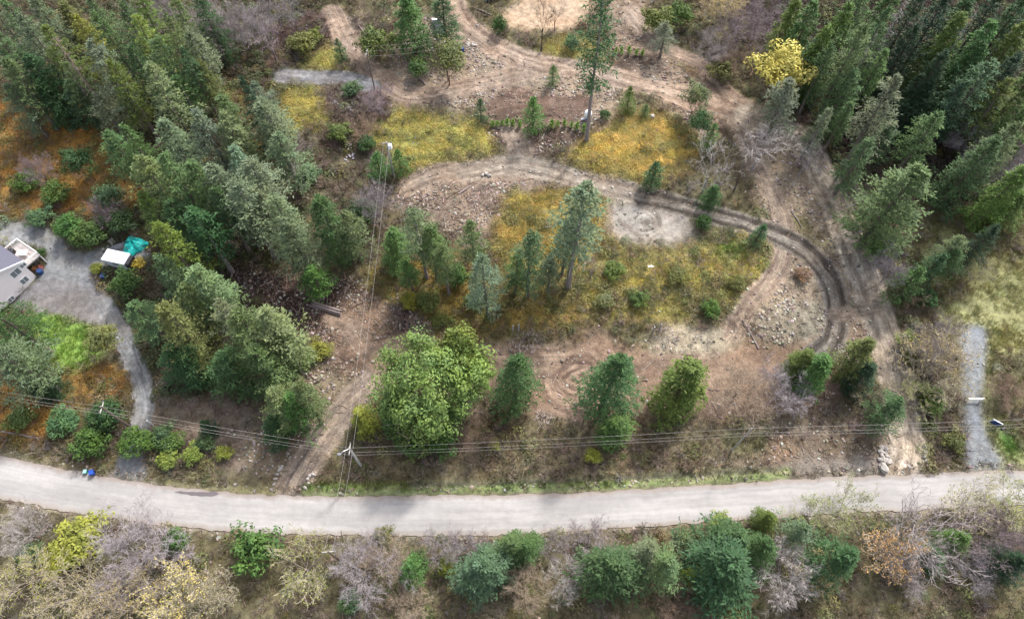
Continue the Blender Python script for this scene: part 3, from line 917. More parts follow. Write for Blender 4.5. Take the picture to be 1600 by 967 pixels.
def conifer(name, h, Rr, cb, nbr, seed, droop=.10, e_lo=-.15, e_hi=.8, pw=.8, nb=5, nk=6, L0=.42, W0=.15, hang=.1, miss=.08, ragged=.3, top=.0):
    """branches spiral up the trunk; each forks into branchlets that carry small needle sprays"""
    r = random.Random(seed); m = MB()
    gap = r.uniform(0, 6.28)
    for i in range(nbr):
        f = ((i + r.random()) / nbr) ** .95
        a = i * 2.39996 + r.uniform(-.7, .7)
        if r.random() < miss * (1.6 if math.cos(a - gap) > .5 else .8): continue
        z = h * (cb + (1 - cb) * f) + r.uniform(-.3, .3)
        prof = (1 - f ** 1.5) ** pw * min(1, .55 + f / .35) * (.88 + .2 * math.sin(2 * a + seed)) + .03
        L = Rr * prof * (1 + r.uniform(-ragged, ragged * .8))
        e = e_lo + (e_hi - e_lo) * f ** 1.4 + r.uniform(-.2, .2)
        ca, sa = math.cos(a), math.sin(a); bend = r.uniform(-.25, .25)
        side = Vector((-sa, ca, 0)); br = r.random()

        def at(s): return Vector((ca, sa, 0)) * (L * s * math.cos(e)) + side * (bend * L * s * s) + Vector((0, 0, z + L * s * math.sin(e) - droop * L * s * s))
        m.cone(at(0), at(.8), .03 + .012 * L, .1)
        n1 = max(2, int(nb * (.45 + .55 * L / Rr) + r.random()))
        for k in range(n1 + 1):
            s = .22 + .78 * (k + r.random() * .8) / (n1 + 1) if k < n1 else .8
            p = at(min(s, 1)); fw = (at(min(s + .05, 1.05)) - at(s)).normalized()
            sd = (1 if k % 2 else -1) * r.uniform(.4, 1.1) if k < n1 else 0
            bl = (.3 + .42 * L * (1.1 - s * .6)) * r.uniform(.6, 1.1) * (1 if k < n1 else .6)
            bl = min(bl, 1.5)
            bd = (fw + side * sd + Vector((0, 0, r.uniform(-.25, .18) - hang))).normalized()
            bb = r.random()
            for q in range(nk):
                t = (q + r.random()) / nk
                pp = p + bd * bl * t + Vector((r.uniform(-.08, .08), r.uniform(-.08, .08), r.uniform(-.1, .06)))
                d = (bd * r.uniform(.3, 1) + Vector((r.gauss(0, .55), r.gauss(0, .55), r.gauss(-hang * .6, .35)))).normalized()
                nrm = Vector((r.uniform(-.7, .7), r.uniform(-.7, .7), 1)).normalized()
                m.leaf(pp, d, nrm, L0 * r.uniform(.6, 1.35), W0 * r.uniform(.7, 1.4), .25 * br + .2 * bb + .22 * s + .33 * r.random())
    for k in range(9):
        a = k * 2.4
        m.leaf(Vector((0, 0, h * (.93 + .006 * k))), Vector((math.cos(a) * .7, math.sin(a) * .7, .7)).normalized(), Vector((math.cos(a), math.sin(a), 1)), .5, .16, .8)
    return m.mesh(name)


def limbs(name_b, name_l, h, Rr, seed, n1=7, n2=6, n3=7, n4=5, e0=.9, buds=0, th=.0, tw=.042, lw=.3, fork=.18):
    """bare crown of limbs, branches and twigs; leaf buds are a mesh of their own"""
    r = random.Random(seed); m = MB(); lf = MB()
    RL = []

    def grow(p, d, L, rad, lev, br):
        k = 3 if lev < 3 else 1
        q = p; pts = [p]
        dd = d
        for i in range(k):
            dd = (dd + Vector((r.uniform(-.13, .13), r.uniform(-.13, .13), r.uniform(-.04, .13)))).normalized()
            q = q + dd * (L / k); pts.append(q)
        if lev < 2: m.tube(pts, [rad * (1 - .6 * i / k) for i in range(k + 1)], 4, False, br)
        else:
            for i in range(k): m.cone(pts[i], pts[i + 1] + (pts[i + 1] - pts[i]) * .15, max(rad * (1 - .6 * i / k), tw * .6), br)
        RL.append(math.hypot(q.x, q.y))
        nn = (n2, n3, n4, 0)[lev]
        for j in range(nn):
            s = .3 + .7 * (j + r.random()) / nn
            i = min(int(s * k), k - 1); b = pts[i].lerp(pts[i + 1], s * k - i)
            ax = dd.orthogonal(); ax.rotate(Matrix.Rotation(r.uniform(0, 6.28), 3, dd))
            d2 = (dd * r.uniform(.55, 1) + ax * r.uniform(.5, .95) + Vector((0, 0, .12))).normalized()
            grow(b, d2, L * r.uniform(.38, .62), rad * .5, lev + 1, min(1, br + .12 + r.uniform(-.05, .1)))
        if lev >= 2 and buds:
            for _ in range(buds):
                b = pts[0].lerp(pts[-1], r.uniform(.3, 1.05))
                dr = Vector((r.uniform(-1, 1), r.uniform(-1, 1), r.uniform(-.2, 1))).normalized()
                lf.leaf(b, dr, Vector((r.uniform(-.6, .6), r.uniform(-.6, .6), 1)).normalized(), lw * r.uniform(.6, 1.3), lw * .6, r.random())
    base = h * fork
    for i in range(n1):
        a = i * 6.283 / n1 + r.uniform(-.4, .4); e = e0 * r.uniform(.55, 1.35)
        d = Vector((math.cos(a) * math.cos(e), math.sin(a) * math.cos(e), math.sin(e)))
        grow(Vector((0, 0, base * r.uniform(.7, 1.3))), d, h * .55 * r.uniform(.75, 1.1), .013 * h * .45, 0, .3)
    k = Rr / float(np.percentile(RL, 88))
    for mm in (m, lf): mm.v = [(x * k, y * k, z) for x, y, z in mm.v]
    h_ = h
    tr = MB(); tr.tube([(0, 0, -.5), (.05, 0, base * .6), (0, .05, base * 1.35)], [.024 * h * .8, .02 * h * .8, .014 * h * .8], 7, True, .4)
    return tr.mesh("trunk_mesh"), m.mesh(name_b), (lf.mesh(name_l) if buds else None)


def clumpy(name, h, Rr, seed, nc=70, nl=46, leaf=.42, cb=.25, low=.0, rc=.3, flat=.85, lob=.35):
    """a broad leafy crown of many separate leaf clumps with gaps between them"""
    r = random.Random(seed); m = MB()
    cz = h * (cb + (1 - cb) * .45); hz = h * (1 - cb) * .5
    for i in range(nc):
        u = 1 - (i + .5) / nc * (1.55 - low); a = i * 2.39996 + r.uniform(-.3, .3)
        rr = math.sqrt(max(0, 1 - u * u)); q = r.uniform(.62, 1.02) if r.random() < .8 else r.uniform(.3, .6)
        bump_ = .85 + lob * math.sin(a * 3 + seed) * math.cos(u * 4 + seed)
        c = Vector((math.cos(a) * rr * Rr * .8 * q * bump_, math.sin(a) * rr * Rr * .8 * q * bump_, cz + u * hz * q))
        R2 = Rr * rc * r.uniform(.6, 1.25); br = r.random()
        for _ in range(int(nl * r.uniform(.6, 1.3))):
            d = Vector((r.gauss(0, 1), r.gauss(0, 1), r.gauss(.45, .8))).normalized()
            p = c + Vector((d.x * R2, d.y * R2, d.z * R2 * flat)) * r.uniform(.55, 1.05)
            nrm = (d + Vector((r.uniform(-.6, .6), r.uniform(-.6, .6), r.uniform(0, .7)))).normalized()
            t = nrm.orthogonal(); t.rotate(Matrix.Rotation(r.uniform(0, 6.28), 3, nrm))
            m.leaf(p - t * leaf * .5, t, nrm, leaf * r.uniform(.7, 1.4), leaf * .62, .55 * br + .45 * r.random())
    return m.mesh(name)


PRO = {}


def proto(kind):
    """several shapes of every kind: (height, radius, [(part name, mesh, is bark)])"""
    if kind in PRO: return PRO[kind]
    L = []
    for i in range({'F': 6, 'D': 3, 'C': 4, 'S': 3, 'Y': 2, 'B': 4, 'G': 3, 'M': 2, 'L': 4, 'A': 2, 'X': 2, 'N': 3}[kind]):
        s = 10 * i + 3
        if kind == 'F':
            L.append((20, 4, [("trunk", trunk_mesh("trunk_mesh", 20, .34, .12, s, 8), 1),
                              ("crown", conifer("fir_crown", 20, 4, .2 + .06 * (i % 3), 135, s, pw=.8 + .12 * (i % 2), miss=.2, ragged=.42), 0)]))
        elif kind == 'D':
            L.append((20, 4, [("trunk", trunk_mesh("trunk_mesh", 20, .32, .06, s), 1),
                              ("crown", conifer("fir_crown", 20, 4, .06, 165, s, pw=.72, miss=.08, ragged=.3, nk=7), 0)]))
        elif kind == 'C':
            L.append((16, 4, [("trunk", trunk_mesh("trunk_mesh", 16, .34, .06, s), 1),
                              ("crown", conifer("cedar_crown", 16, 4, .05, 150, s, droop=.3, e_lo=.05, e_hi=.8, pw=.7, hang=.45, miss=.08, ragged=.34, nk=7, L0=.46, W0=.17), 0)]))
        elif kind == 'S':
            L.append((22, 3.4, [("trunk", trunk_mesh("trunk_mesh", 22, .33, .15, s, 14), 1),
                                ("crown", conifer("fir_crown", 22, 3.4, .4, 122, s, pw=.62, miss=.14, ragged=.5), 0)]))
        elif kind == 'Y':
            L.append((6, 2.2, [("trunk", trunk_mesh("trunk_mesh", 6, .12, .03, s), 1),
                               ("crown", conifer("spruce_crown", 6, 2.2, .03, 95, s, droop=.05, e_lo=0, e_hi=.9, pw=.85, nb=4, nk=5, L0=.3, W0=.1, hang=0, miss=.03, ragged=.2), 0)]))
        elif kind == 'B':
            t, b, l = limbs("bare_branches", "", 9, 4.5, s, n1=9 + i % 3, n2=7, n3=7, n4=9, e0=.8, tw=.026)
            L.append((9, 4.5, [("trunk", t, 1), ("branches", b, 1)]))
        elif kind == 'N':    # fewer, thicker, twisted limbs
            t, b, l = limbs("bare_branches", "", 11, 4, s, n1=5, n2=5, n3=5, n4=3, e0=1.05, fork=.3)
            L.append((11, 4, [("trunk", t, 1), ("branches", b, 1)]))
        elif kind == 'G':
            t, b, l = limbs("bare_branches", "spring_leaves", 9, 4.5, s, n1=8, n2=7, n3=6, n4=4, e0=.85, buds=1, lw=.24)
            L.append((9, 4.5, [("trunk", t, 1), ("branches", b, 1), ("foliage", l, 0)]))
        elif kind == 'M':
            t, b, l = limbs("limbs_under_leaves", "", 12, 7, s, n1=7, n2=4, n3=3, n4=0, e0=.8)
            L.append((14, 9, [("trunk", t, 1), ("branches", b, 1), ("foliage", clumpy("leaf_clumps", 14, 9, s, 150, 100, .3, .22, .1, .15, lob=.1), 0)]))
        elif kind == 'A':
            t, b, l = limbs("limbs_under_leaves", "", 7.5, 3.2, s, n1=5, n2=4, n3=3, n4=0, e0=.9)
            L.append((8, 3.6, [("trunk", t, 1), ("branches", b, 1), ("foliage", clumpy("leaf_clumps", 8, 3.6, s, 56, 56, .27, .3, .3, .27), 0)]))
        elif kind == 'L':
            L.append((3, 2.2, [("stem", trunk_mesh("stem_mesh", 2, .1, .05, s, 5), 1), ("foliage", clumpy("leaf_clumps", 3, 2.2, s, 42, 40, .22, .0, .55, .26, lob=.3), 0)]))
        elif kind == 'X':
            m = MB(); r = random.Random(s)
            for k in range(70):
                z = 18 * r.uniform(.25, 1); a = r.uniform(0, 6.28); q = 2.2 * (1.15 - z / 18) * r.uniform(.5, 1.2) + .2
                e = Vector((math.cos(a) * q, math.sin(a) * q, z - .1 * q))
                m.cone((0, 0, z), e, .05, r.random())
                for t in range(3):
                    b = Vector((0, 0, z)).lerp(e, r.uniform(.4, .95)); a2 = a + r.uniform(-1.2, 1.2)
                    m.cone(b, b + Vector((math.cos(a2), math.sin(a2), -.2)) * .6, .025, r.random())
            L.append((18, 2.2, [("trunk", trunk_mesh("trunk_mesh", 18, .26, .1, s), 1), ("branches", m.mesh("dead_branches"), 1)]))
    PRO[kind] = L
    return L


NAMES = {'F': "fir_tree", 'D': "fir_tree", 'C': "cedar_tree", 'S': "fir_tree", 'Y': "spruce_tree", 'B': "bare_tree", 'N': "bare_tree", 'G': "budding_tree",
         'M': "maple_tree", 'A': "arbutus_tree", 'L': "leafy_shrub", 'X': "dead_tree"}
CATS = {'L': "shrub"}
GROUPS = {'F': "fir trees of the woods", 'D': "dark firs", 'C': "cedar trees", 'S': "thin firs with bare trunks", 'Y': "small dense spruces", 'B': "bare leafless trees",
          'N': "bare twisted trees", 'G': "trees coming into leaf", 'M': "broad leafy maples", 'A': "arbutus trees", 'L': "leafy shrubs", 'X': "dead standing trees"}
TONE = {'grey': (102, 118, 92), 'mid': (86, 108, 68), 'dark': (64, 94, 56), 'yel': (124, 134, 58), 'lime': (134, 148, 74), 'olive': (98, 108, 60), 'blue': (84, 110, 78),
        'pale': (112, 126, 84), 'green': (78, 110, 58), 'cedar': (88, 110, 48), 'deep': (42, 68, 46), 'gold': (200, 172, 108), 'straw': (154, 148, 108), 'sun': (198, 184, 96),
        'bare': (160, 150, 148), 'lilac': (164, 155, 157), 'white': (184, 176, 172), 'brown': (138, 116, 100), 'tan': (166, 148, 128), 'dbark': (100, 86, 80), 'rust': (156, 134, 124),
        'purple': (146, 130, 134), 'leaf': (112, 138, 74)}
BARKC = {'F': (132, 118, 112), 'D': (110, 98, 90), 'C': (124, 104, 92), 'S': (160, 150, 146), 'Y': (96, 80, 70), 'M': (150, 136, 126), 'A': (150, 118, 96), 'L': (110, 92, 80), 'G': (188, 176, 160)}
count = {}


def plant(kind, px, py, h, r, tone, label, group=None, k=None):
    """one tree or shrub; px, py is its tip (conifers) or the middle of its crown (the others) in the photograph"""
    P = proto(kind)
    if kind in 'FDCS' and h < 26: h *= .78 if py > 800 else .84
    i = count.get(kind, 0); count[kind] = i + 1
    h0, r0, parts = P[i % len(P)]
    base = p2w(px, py, h * (1.0 if kind in 'FDCSYX' else .62))
    o = empty(NAMES[kind], (base.x, base.y, base.z - .08), random.uniform(0, 6.28))
    s = r / r0 * ((1.0 if py > 800 else 1.0) if kind in 'FDCS' else 1.15 if kind == 'L' else 1.0)
    o.scale = (s * random.uniform(.92, 1.08), s * random.uniform(.92, 1.08), h / h0)
    o.rotation_euler[0] = random.uniform(-.03, .03); o.rotation_euler[1] = random.uniform(-.03, .03)
    tag(o, label, CATS.get(kind, "tree"), group or GROUPS[kind])
    t = TONE[tone]
    for nm, me, bark in parts:
        c = mesh_obj(nm, me, M_BARK if bark else (M_FOL if kind in 'FDCSY' else M_LEAF), o)
        if bark:
            bc = t if kind in 'BNX' else BARKC[kind]
            q = alb(*bc, 1.75)
        else:
            q = alb(*t, KF)
            q = q * np.array([random.uniform(.86, 1.14), random.uniform(.93, 1.07), random.uniform(.86, 1.14)]) * random.uniform(.88, 1.12)
        c.color = (*q, 1)
    return o


ORD = ["first", "second", "third", "fourth", "fifth", "sixth", "seventh", "eighth", "ninth", "tenth", "eleventh", "twelfth", "thirteenth"]
TW = {'grey': "grey-green", 'mid': "mid-green", 'dark': "dark green", 'yel': "yellow-tipped", 'lime': "lime-green", 'olive': "olive-green", 'blue': "blue-green", 'green': "fresh green",
      'cedar': "yellowish green", 'deep': "deep green", 'lilac': "lilac-grey", 'bare': "grey", 'purple': "purplish", 'rust': "rusty grey", 'pale': "pale green", 'brown': "brown"}
KW = {'F': "fir", 'D': "dense fir", 'C': "cedar", 'S': "thin bare-trunked fir", 'B': "leafless tree", 'N': "leafless twisted tree", 'X': "dead standing tree", 'A': "arbutus",
      'L': "leafy shrub", 'G': "budding tree"}


def row(where, items):
    """a row of forest trees, told apart by their place along the row"""
    items = sorted(items, key=lambda t: t[1])
    for n, (kind, px, py, h, r, tone) in enumerate(items):
        lab = "%s %s, %s tree from left in %s" % (TW.get(tone, tone), KW[kind], ORD[n], where)
        plant(kind, px, py, h, r, tone, lab)


row("left forest's top row", [('F', 8, 2, 20, 4.2, 'mid'), ('F', 52, -8, 21, 4, 'grey'), ('C', 98, 4, 18, 4, 'olive'), ('F', 140, -4, 20, 4, 'mid'), ('F', 186, 6, 22, 4, 'dark'),
    ('B', 236, 18, 12, 4.5, 'lilac'), ('F', 272, 0, 20, 4, 'mid'), ('F', 208, -14, 20, 4, 'cedar'), ('D', 300, -20, 20, 3.6, 'dark'), ('F', -22, -4, 20, 4, 'grey'), ('B', 330, 22, 12, 5, 'bare')])
row("left forest's second row", [('F', -12, 50, 21, 4.3, 'mid'), ('F', 32, 26, 22, 4, 'grey'), ('F', 70, 40, 21, 4, 'cedar'), ('F', 118, 27, 24, 3.6, 'yel'), ('F', 152, 20, 22, 3.8, 'mid'),
    ('F', 208, 22, 23, 4, 'yel'), ('F', 258, 22, 25, 3.8, 'mid'), ('S', 296, 44, 20, 3.4, 'grey'), ('B', 340, 40, 11, 4.5, 'bare')])
row("left forest's third row", [('F', 4, 96, 19, 4, 'mid'), ('C', 40, 82, 17, 4, 'dark'), ('X', 84, 57, 20, 2.2, 'rust'), ('F', 98, 100, 17, 3.8, 'mid'), ('F', 136, 62, 24, 4.4, 'grey'),
    ('F', 168, 92, 22, 3.6, 'cedar'), ('F', 200, 66, 20, 3.8, 'dark'), ('S', 238, 60, 22, 3.4, 'mid'), ('F', 284, 74, 21, 3.4, 'dark'), ('F', 312, 96, 16, 3.4, 'olive')])
row("left forest's fourth row", [('F', 6, 132, 15, 3.8, 'grey'), ('C', 58, 122, 13, 3.6, 'dark'), ('C', 108, 126, 12, 4, 'blue'), ('F', 150, 148, 14, 3.8, 'grey'),
    ('F', 232, 104, 25, 5.2, 'pale'), ('S', 276, 120, 18, 3.2, 'dark'), ('F', 340, 150, 20, 4.4, 'mid'), ('D', 376, 122, 22, 2.6, 'deep'), ('F', 398, 126, 17, 3.6, 'grey')])
row("left forest's fifth row", [('F', 168, 204, 18, 3.8, 'mid'), ('F', 196, 196, 20, 3.8, 'green'), ('F', 250, 186, 22, 5, 'grey'), ('F', 306, 168, 22, 4.6, 'grey'), ('F', 350, 180, 20, 4.6, 'pale'),
    ('S', 412, 158, 20, 4.2, 'grey'), ('F', 216, 246, 24, 4.6, 'pale')])
row("left forest's sixth row", [('F', 222, 300, 18, 3.6, 'cedar'), ('F', 252, 240, 24, 5, 'mid'), ('F', 296, 250, 22, 4.8, 'mid'), ('S', 330, 262, 22, 4, 'grey'), ('F', 362, 232, 22, 4.6, 'grey'),
    ('F', 268, 310, 18, 4.6, 'dark'), ('F', 434, 212, 18, 4.4, 'grey'), ('S', 388, 252, 22, 4.2, 'grey')])
row("group above dark cleared soil", [('F', 332, 296, 20, 4, 'mid'), ('S', 366, 284, 24, 4, 'grey'), ('F', 402, 296, 20, 4.2, 'grey'), ('F', 424, 306, 24, 4.6, 'grey'), ('F', 452, 348, 20, 4, 'grey'),
    ('S', 300, 330, 20, 3.8, 'dark'), ('F', 484, 416, 11, 3.2, 'green')])
row("pair left of service wires", [('D', 500, 306, 20, 4.2, 'dark'), ('F', 538, 330, 16, 4, 'mid')])
plant('B', 580, 310, 9, 3.4, 'lilac', "bluish grey open tree right under the vertical service wires")
plant('L', 562, 330, 5, 3, 'blue', "blue-green bushy shrub under the vertical service wires")
plant('D', 612, 360, 11, 3.4, 'green', "short green fir left of the thin silver-trunked fir")
plant('S', 644, 322, 23, 3, 'grey', "thin fir with a long silver trunk below the wood-chip pile")
plant('F', 668, 352, 18, 3.6, 'green', "fresh green fir just right of the thin silver-trunked fir")
plant('L', 712, 430, 4, 2.4, 'green', "round green shrub between the central firs")
plant('S', 736, 346, 19, 2.6, 'mid', "slim fir topping out beside the wood-chip pile")
plant('F', 757, 398, 22, 4, 'grey', "grey-green weeping fir in the centre above the maple")
plant('F', 828, 362, 22, 4.2, 'mid', "fir with bare lower trunk between the weeping fir and tallest central fir")
plant('S', 910, 286, 27, 4.6, 'grey', "tall open grey-trunked fir left of the gravel pad")
plant('F', 888, 344, 18, 3.2, 'dark', "shorter fir pressed against the tall open grey-trunked fir")
plant('N', 926, 418, 6, 2, 'bare', "small pale leafless tree at the foot of tall open fir")
plant('S', 690, 384, 17, 2.6, 'mid', "slim fir between the weeping fir and silver-trunked fir")
plant('F', 806, 398, 14, 2.8, 'green', "short green fir tucked left of the bare-trunked central fir")
plant('F', 862, 398, 13, 2.6, 'grey', "short grey-green fir right of the bare-trunked central fir")
plant('F', 634, 408, 11, 2.6, 'green', "low green fir at the foot of the silver-trunked fir")
plant('L', 668, 470, 3, 2.4, 'olive', "olive shrub between service wires and weeping fir's foot")
plant('L', 738, 470, 3, 2, 'mid', "green shrub at the weeping fir's foot")
plant('L', 640, 470, 2, 2, 'yel', "yellowish shrub right beside the service wires, mid-slope")
plant('L', 166, 646, 5.5, 2.6, 'dark', "tall dark bush around the pole with white insulators")
# around the bottom left driveway
row("grove beside grey driveway", [('F', 240, 352, 24, 3.8, 'cedar'), ('F', 205, 470, 15, 3.8, 'mid'), ('F', 250, 474, 22, 5.2, 'olive'), ('F', 300, 420, 20, 4.8, 'pale'),
    ('F', 282, 448, 18, 4, 'mid'), ('F', 336, 470, 19, 4.2, 'grey'), ('F', 372, 484, 22, 5, 'mid'), ('F', 412, 482, 22, 5, 'pale'), ('D', 268, 540, 14, 4.6, 'dark'), ('F', 398, 545, 18, 5, 'mid'),
    ('F', 344, 556, 15, 4.8, 'dark'), ('F', 432, 520, 16, 3.8, 'mid'), ('F', 244, 396, 20, 3.8, 'mid')])
plant('A', 162, 532, 8, 3.2, 'pale', "pale green arbutus overhanging the bend of the grey driveway")
plant('F', -30, 470, 20, 4.6, 'dark', "big dark spreading fir hiding the lower corner of house")
plant('F', -2, 535, 14, 3.4, 'mid', "green fir standing right of big dark fir on the lawn", )
plant('F', -6, 545, 18, 5, 'grey', "fir cut by left edge below the big dark spreading fir")
plant('D', 50, 592, 7, 2.8, 'deep', "low dense fir at the lawn's lower edge")
plant('A', 126, 254, 8, 3.6, 'dark', "round dark green tree standing in the orange bracken")
for px, py, h, r, t, lab in ((84, 300, 4, 3, 'green', "green shrub below the orange bracken left of round dark tree"), (38, 282, 4, 2.6, 'green', "green shrub near left edge under the orange bracken"),
    (166, 308, 5, 3.2, 'blue', "bluish shrub below the round dark tree"), (60, 338, 3, 2.6, 'blue', "grey-green low shrub above the gravel driveway at far left"),
    (104, 352, 4, 2.8, 'green', "first bright green hedge shrub along the gravel driveway"), (140, 362, 4, 3.2, 'green', "big green hedge shrub above the camper's driveway spur"),
    (122, 372, 3, 2.2, 'mid', "low green hedge shrub at the gravel driveway's upper bend"), (186, 346, 5, 2.8, 'dark', "dark shrub behind the turquoise tarp"),
    (150, 418, 1.6, 1.3, 'yel', "small yellowish shrub in the bed below the camper"), (216, 410, 2, 1.4, 'sun', "bright yellow bush beside the camper's open back"),
    (62, 395, 2, 1.2, 'dark', "dark shrub round the corner of the house deck"), (196, 440, 5, 2.8, 'green', "green shrub in the bed right of the concrete apron")):
    plant('L', px, py, h, r, t, lab)
plant('B', 55, 262, 6, 3, 'purple', "leafless purplish tree among shrubs near the left edge")
plant('B', 165, 330, 6, 2.6, 'purple', "leafless purplish tree below the bluish shrub")
for px, py, h, r, t, lab in ((96, 655, 4, 3, 'blue', "large blue-green roadside bush left of the paved driveway"), (140, 688, 4, 3.2, 'green', "bright leafy bush nearest the road left of paved driveway"),
    (158, 650, 4, 3, 'dark', "dark bush under the pole's white insulators"), (28, 655, 3, 2.4, 'olive', "olive bush in orange bracken at far left"),
    (212, 688, 4.5, 3, 'green', "green bush overhanging the lower paved driveway"), (250, 682, 3.5, 2.6, 'blue', "blue-green bush right of the lower paved driveway"),
    (268, 690, 3, 2.4, 'green', "leafy bush second right of the lower paved driveway"), (300, 708, 2.4, 2, 'lime', "lime-green roadside bush left of small dark cone tree"),
    (262, 716, 2.6, 2, 'lime', "lime-green bush near the road right of paved driveway"), (318, 690, 2.6, 2, 'blue', "blue-green bush under the small dark cone tree"),
    (350, 706, 2, 1.6, 'lime', "small lime-green bush alone on the brown bank")):
    plant('L', px, py, h, r, t, lab)
plant('Y', 316, 660, 5, 1.6, 'deep', "small dark cone tree on the brown bank above road")
row("clump left of lower track", [('F', 424, 610, 16, 3.6, 'pale'), ('F', 462, 604, 17, 3.4, 'mid'), ('D', 420, 656, 9, 3, 'dark'), ('F', 448, 622, 14, 4, 'green')])
# the maple and its neighbours
plant('M', 666, 594, 17, 10.4, 'leaf', "huge round light green maple in the middle by the road")
plant('A', 732, 580, 14, 5.6, 'leaf', "leafy light green tree joined to right side of huge maple")
plant('A', 716, 552, 16, 4.6, 'leaf', "highest light green crown at top right of the huge maple")
plant('C', 612, 622, 12, 4.2, 'green', "green cedar under the left side of huge maple")
plant('C', 655, 636, 11, 5, 'cedar', "yellowish cedar under the front of huge maple")
plant('D', 690, 640, 9, 3.6, 'green', "dark low cedar under the right front of huge maple")
plant('L', 690, 690, 4, 3, 'green', "green bush at the wires below the huge maple")
plant('L', 640, 690, 4, 2.8, 'green', "leafy bush at the wires in front of yellowish cedar")
plant('C', 563, 642, 8, 2.9, 'yel', "bright yellow-green cedar bush beside the utility pole")
plant('B', 742, 672, 5, 3.6, 'brown', "brown leafless thicket between the maple and cone-shaped fir")
plant('L', 772, 695, 1.6, 1.2, 'lime', "tiny lime shrub under the wires right of brown thicket")
plant('D', 806, 562, 20, 4.0, 'dark', "dark cone-shaped fir left of the swirled soil clearing")
plant('D', 966, 556, 23, 4.8, 'dark', "full dark green fir in front of the soil clearing")
plant('C', 968, 656, 9, 3.6, 'green', "bright green cedar at the foot of the full dark fir")
plant('C', 1082, 572, 17, 5.4, 'cedar', "big rounded yellow-green cedar right of the full dark fir")
plant('L', 928, 712, 2, 1.5, 'lime', "small lime bush at the wires left of the bright cedar")
plant('B', 1160, 602, 8, 5, 'tan', "pale brown leafless tree right of the rounded cedar")
plant('B', 1232, 604, 8, 4.6, 'lilac', "lilac-grey leafless tree between pale brown tree and small cedar")
plant('C', 1268, 548, 10, 3.2, 'cedar', "cedar with a bright top left of the straight dirt track")
plant('C', 1292, 560, 12, 3.4, 'green', "green cedar leaning over the end of soil clearing")
plant('C', 1362, 534, 14, 3.8, 'olive', "olive cedar at the edge of the straight dirt track")
plant('D', 1366, 572, 10, 3, 'deep', "dark narrow fir in front of the olive cedar")
plant('F', 1408, 622, 11, 3.4, 'dark', "dark green fir overhanging the straight dirt track near road")
plant('G', 1368, 606, 7, 3.2, 'straw', "thin pale budding tree between the two track-side evergreens")
plant('G', 1440, 612, 5, 3, 'lime', "low budding tree right of the track-side dark fir")
plant('G', 1468, 545, 11, 5.0, 'straw', "large pale open tree between the track and right gravel driveway")
plant('G', 1470, 585, 9, 4.6, 'straw', "lower pale open tree left of the right gravel driveway")
plant('B', 1462, 530, 9, 4, 'bare', "grey leafless tree inside the pale open tree")
plant('C', 1470, 612, 5, 3, 'cedar', "low yellow-green cedar left of the right gravel driveway")
plant('L', 1418, 530, 3, 2, 'lime', "lime-green shrub beside the straight dirt track")
plant('L', 1424, 556, 3, 2, 'olive', "olive shrub beside the straight dirt track below lime one")
plant('L', 1492, 690, 2.4, 2, 'olive', "olive shrub between track mouth and right gravel driveway")
plant('B', 1580, 612, 4, 3, 'brown', "brown leafless scrub right of the right gravel driveway")
# upper clearing
plant('C', 636, -6, 15, 5, 'green', "large bushy green cedar at the top left of the dirt yard")
plant('D', 690, -8, 15, 3.8, 'dark', "dark green fir shading the black and white vehicle")
plant('A', 698, 92, 10, 4.6, 'pale', "light green leaning arbutus with a curved reddish trunk")
plant('L', 652, 104, 4, 2.6, 'green', "green bush left of the leaning arbutus")
plant('L', 588, 64, 6, 4, 'olive', "olive bush under the upper wires")
plant('N', 572, 20, 12, 3.6, 'tan', "spindly tan tree beside the narrow upper lane")
plant('Y', 527, 62, 5, 1.8, 'dark', "small dark spruce beside the narrow upper lane")
plant('L', 470, 65, 4, 3.2, 'olive', "olive shrub above the small grey lane")
plant('L', 490, 55, 3, 2.2, 'olive', "brownish olive shrub left of the small dark spruce")
plant('N', 420, 60, 10, 4, 'purple', "purplish leafless tree near the small grey lane")
plant('B', 385, 30, 10, 4.4, 'lilac', "lilac leafless tree at the forest edge near top")
plant('B', 430, 14, 8, 4, 'lilac', "lilac leafless tree right of the forest edge near top")
plant('L', 550, 138, 3, 2.2, 'blue', "blue-grey shrub above the heap of white rubble")
plant('B', 590, 150, 4, 3, 'purple', "purplish leafless scrub right of the upper white rubble")
plant('B', 560, 196, 3.6, 3.2, 'brown', "brown leafless scrub between the two white rubble heaps")
plant('L', 530, 205, 3, 2.6, 'olive', "olive shrub between the two white rubble heaps")
plant('L', 572, 222, 2.6, 2, 'dark', "dark shrub beside the wooden pole with white box")
plant('Y', 586, 240, 6.5, 2.4, 'green', "green spruce left of the wooden pole with white box")
plant('Y', 620, 236, 6, 2, 'green', "green spruce right of the wooden pole with white box")
plant('N', 460, 250, 12, 4, 'bare', "grey leafless tree left of the lower white rubble")
plant('L', 480, 268, 4, 2.6, 'blue', "blue-green shrub left of the lower white rubble")
plant('N', 848, 26, 13, 3.2, 'dbark', "tall dark-trunked leafless tree before the sandy pad")
plant('N', 868, 24, 6, 2.2, 'dbark', "short dark leafless tree at the sandy pad's edge")
plant('N', 924, 8, 10, 2.4, 'dbark', "dark leafless tree left of the tallest fir")
plant('S', 950, -30, 32, 3.8, 'dark', "tallest slim fir with long bare trunk in upper clearing")
plant('Y', 865, 104, 4.5, 1.7, 'green', "small spruce at the foot of dark-trunked leafless tree")
plant('Y', 835, 154, 8, 2.9, 'green', "perfect cone-shaped green spruce on the upper soil bank")
plant('Y', 750, 156, 5.5, 1.8, 'dark', "narrow dark spruce left of the upper soil pad")
plant('L', 780, 38, 4, 2, 'dark', "dark shrub at the left of the sandy pad")
plant('L', 893, 66, 3, 1.8, 'blue', "bluish shrub below the sandy pad")
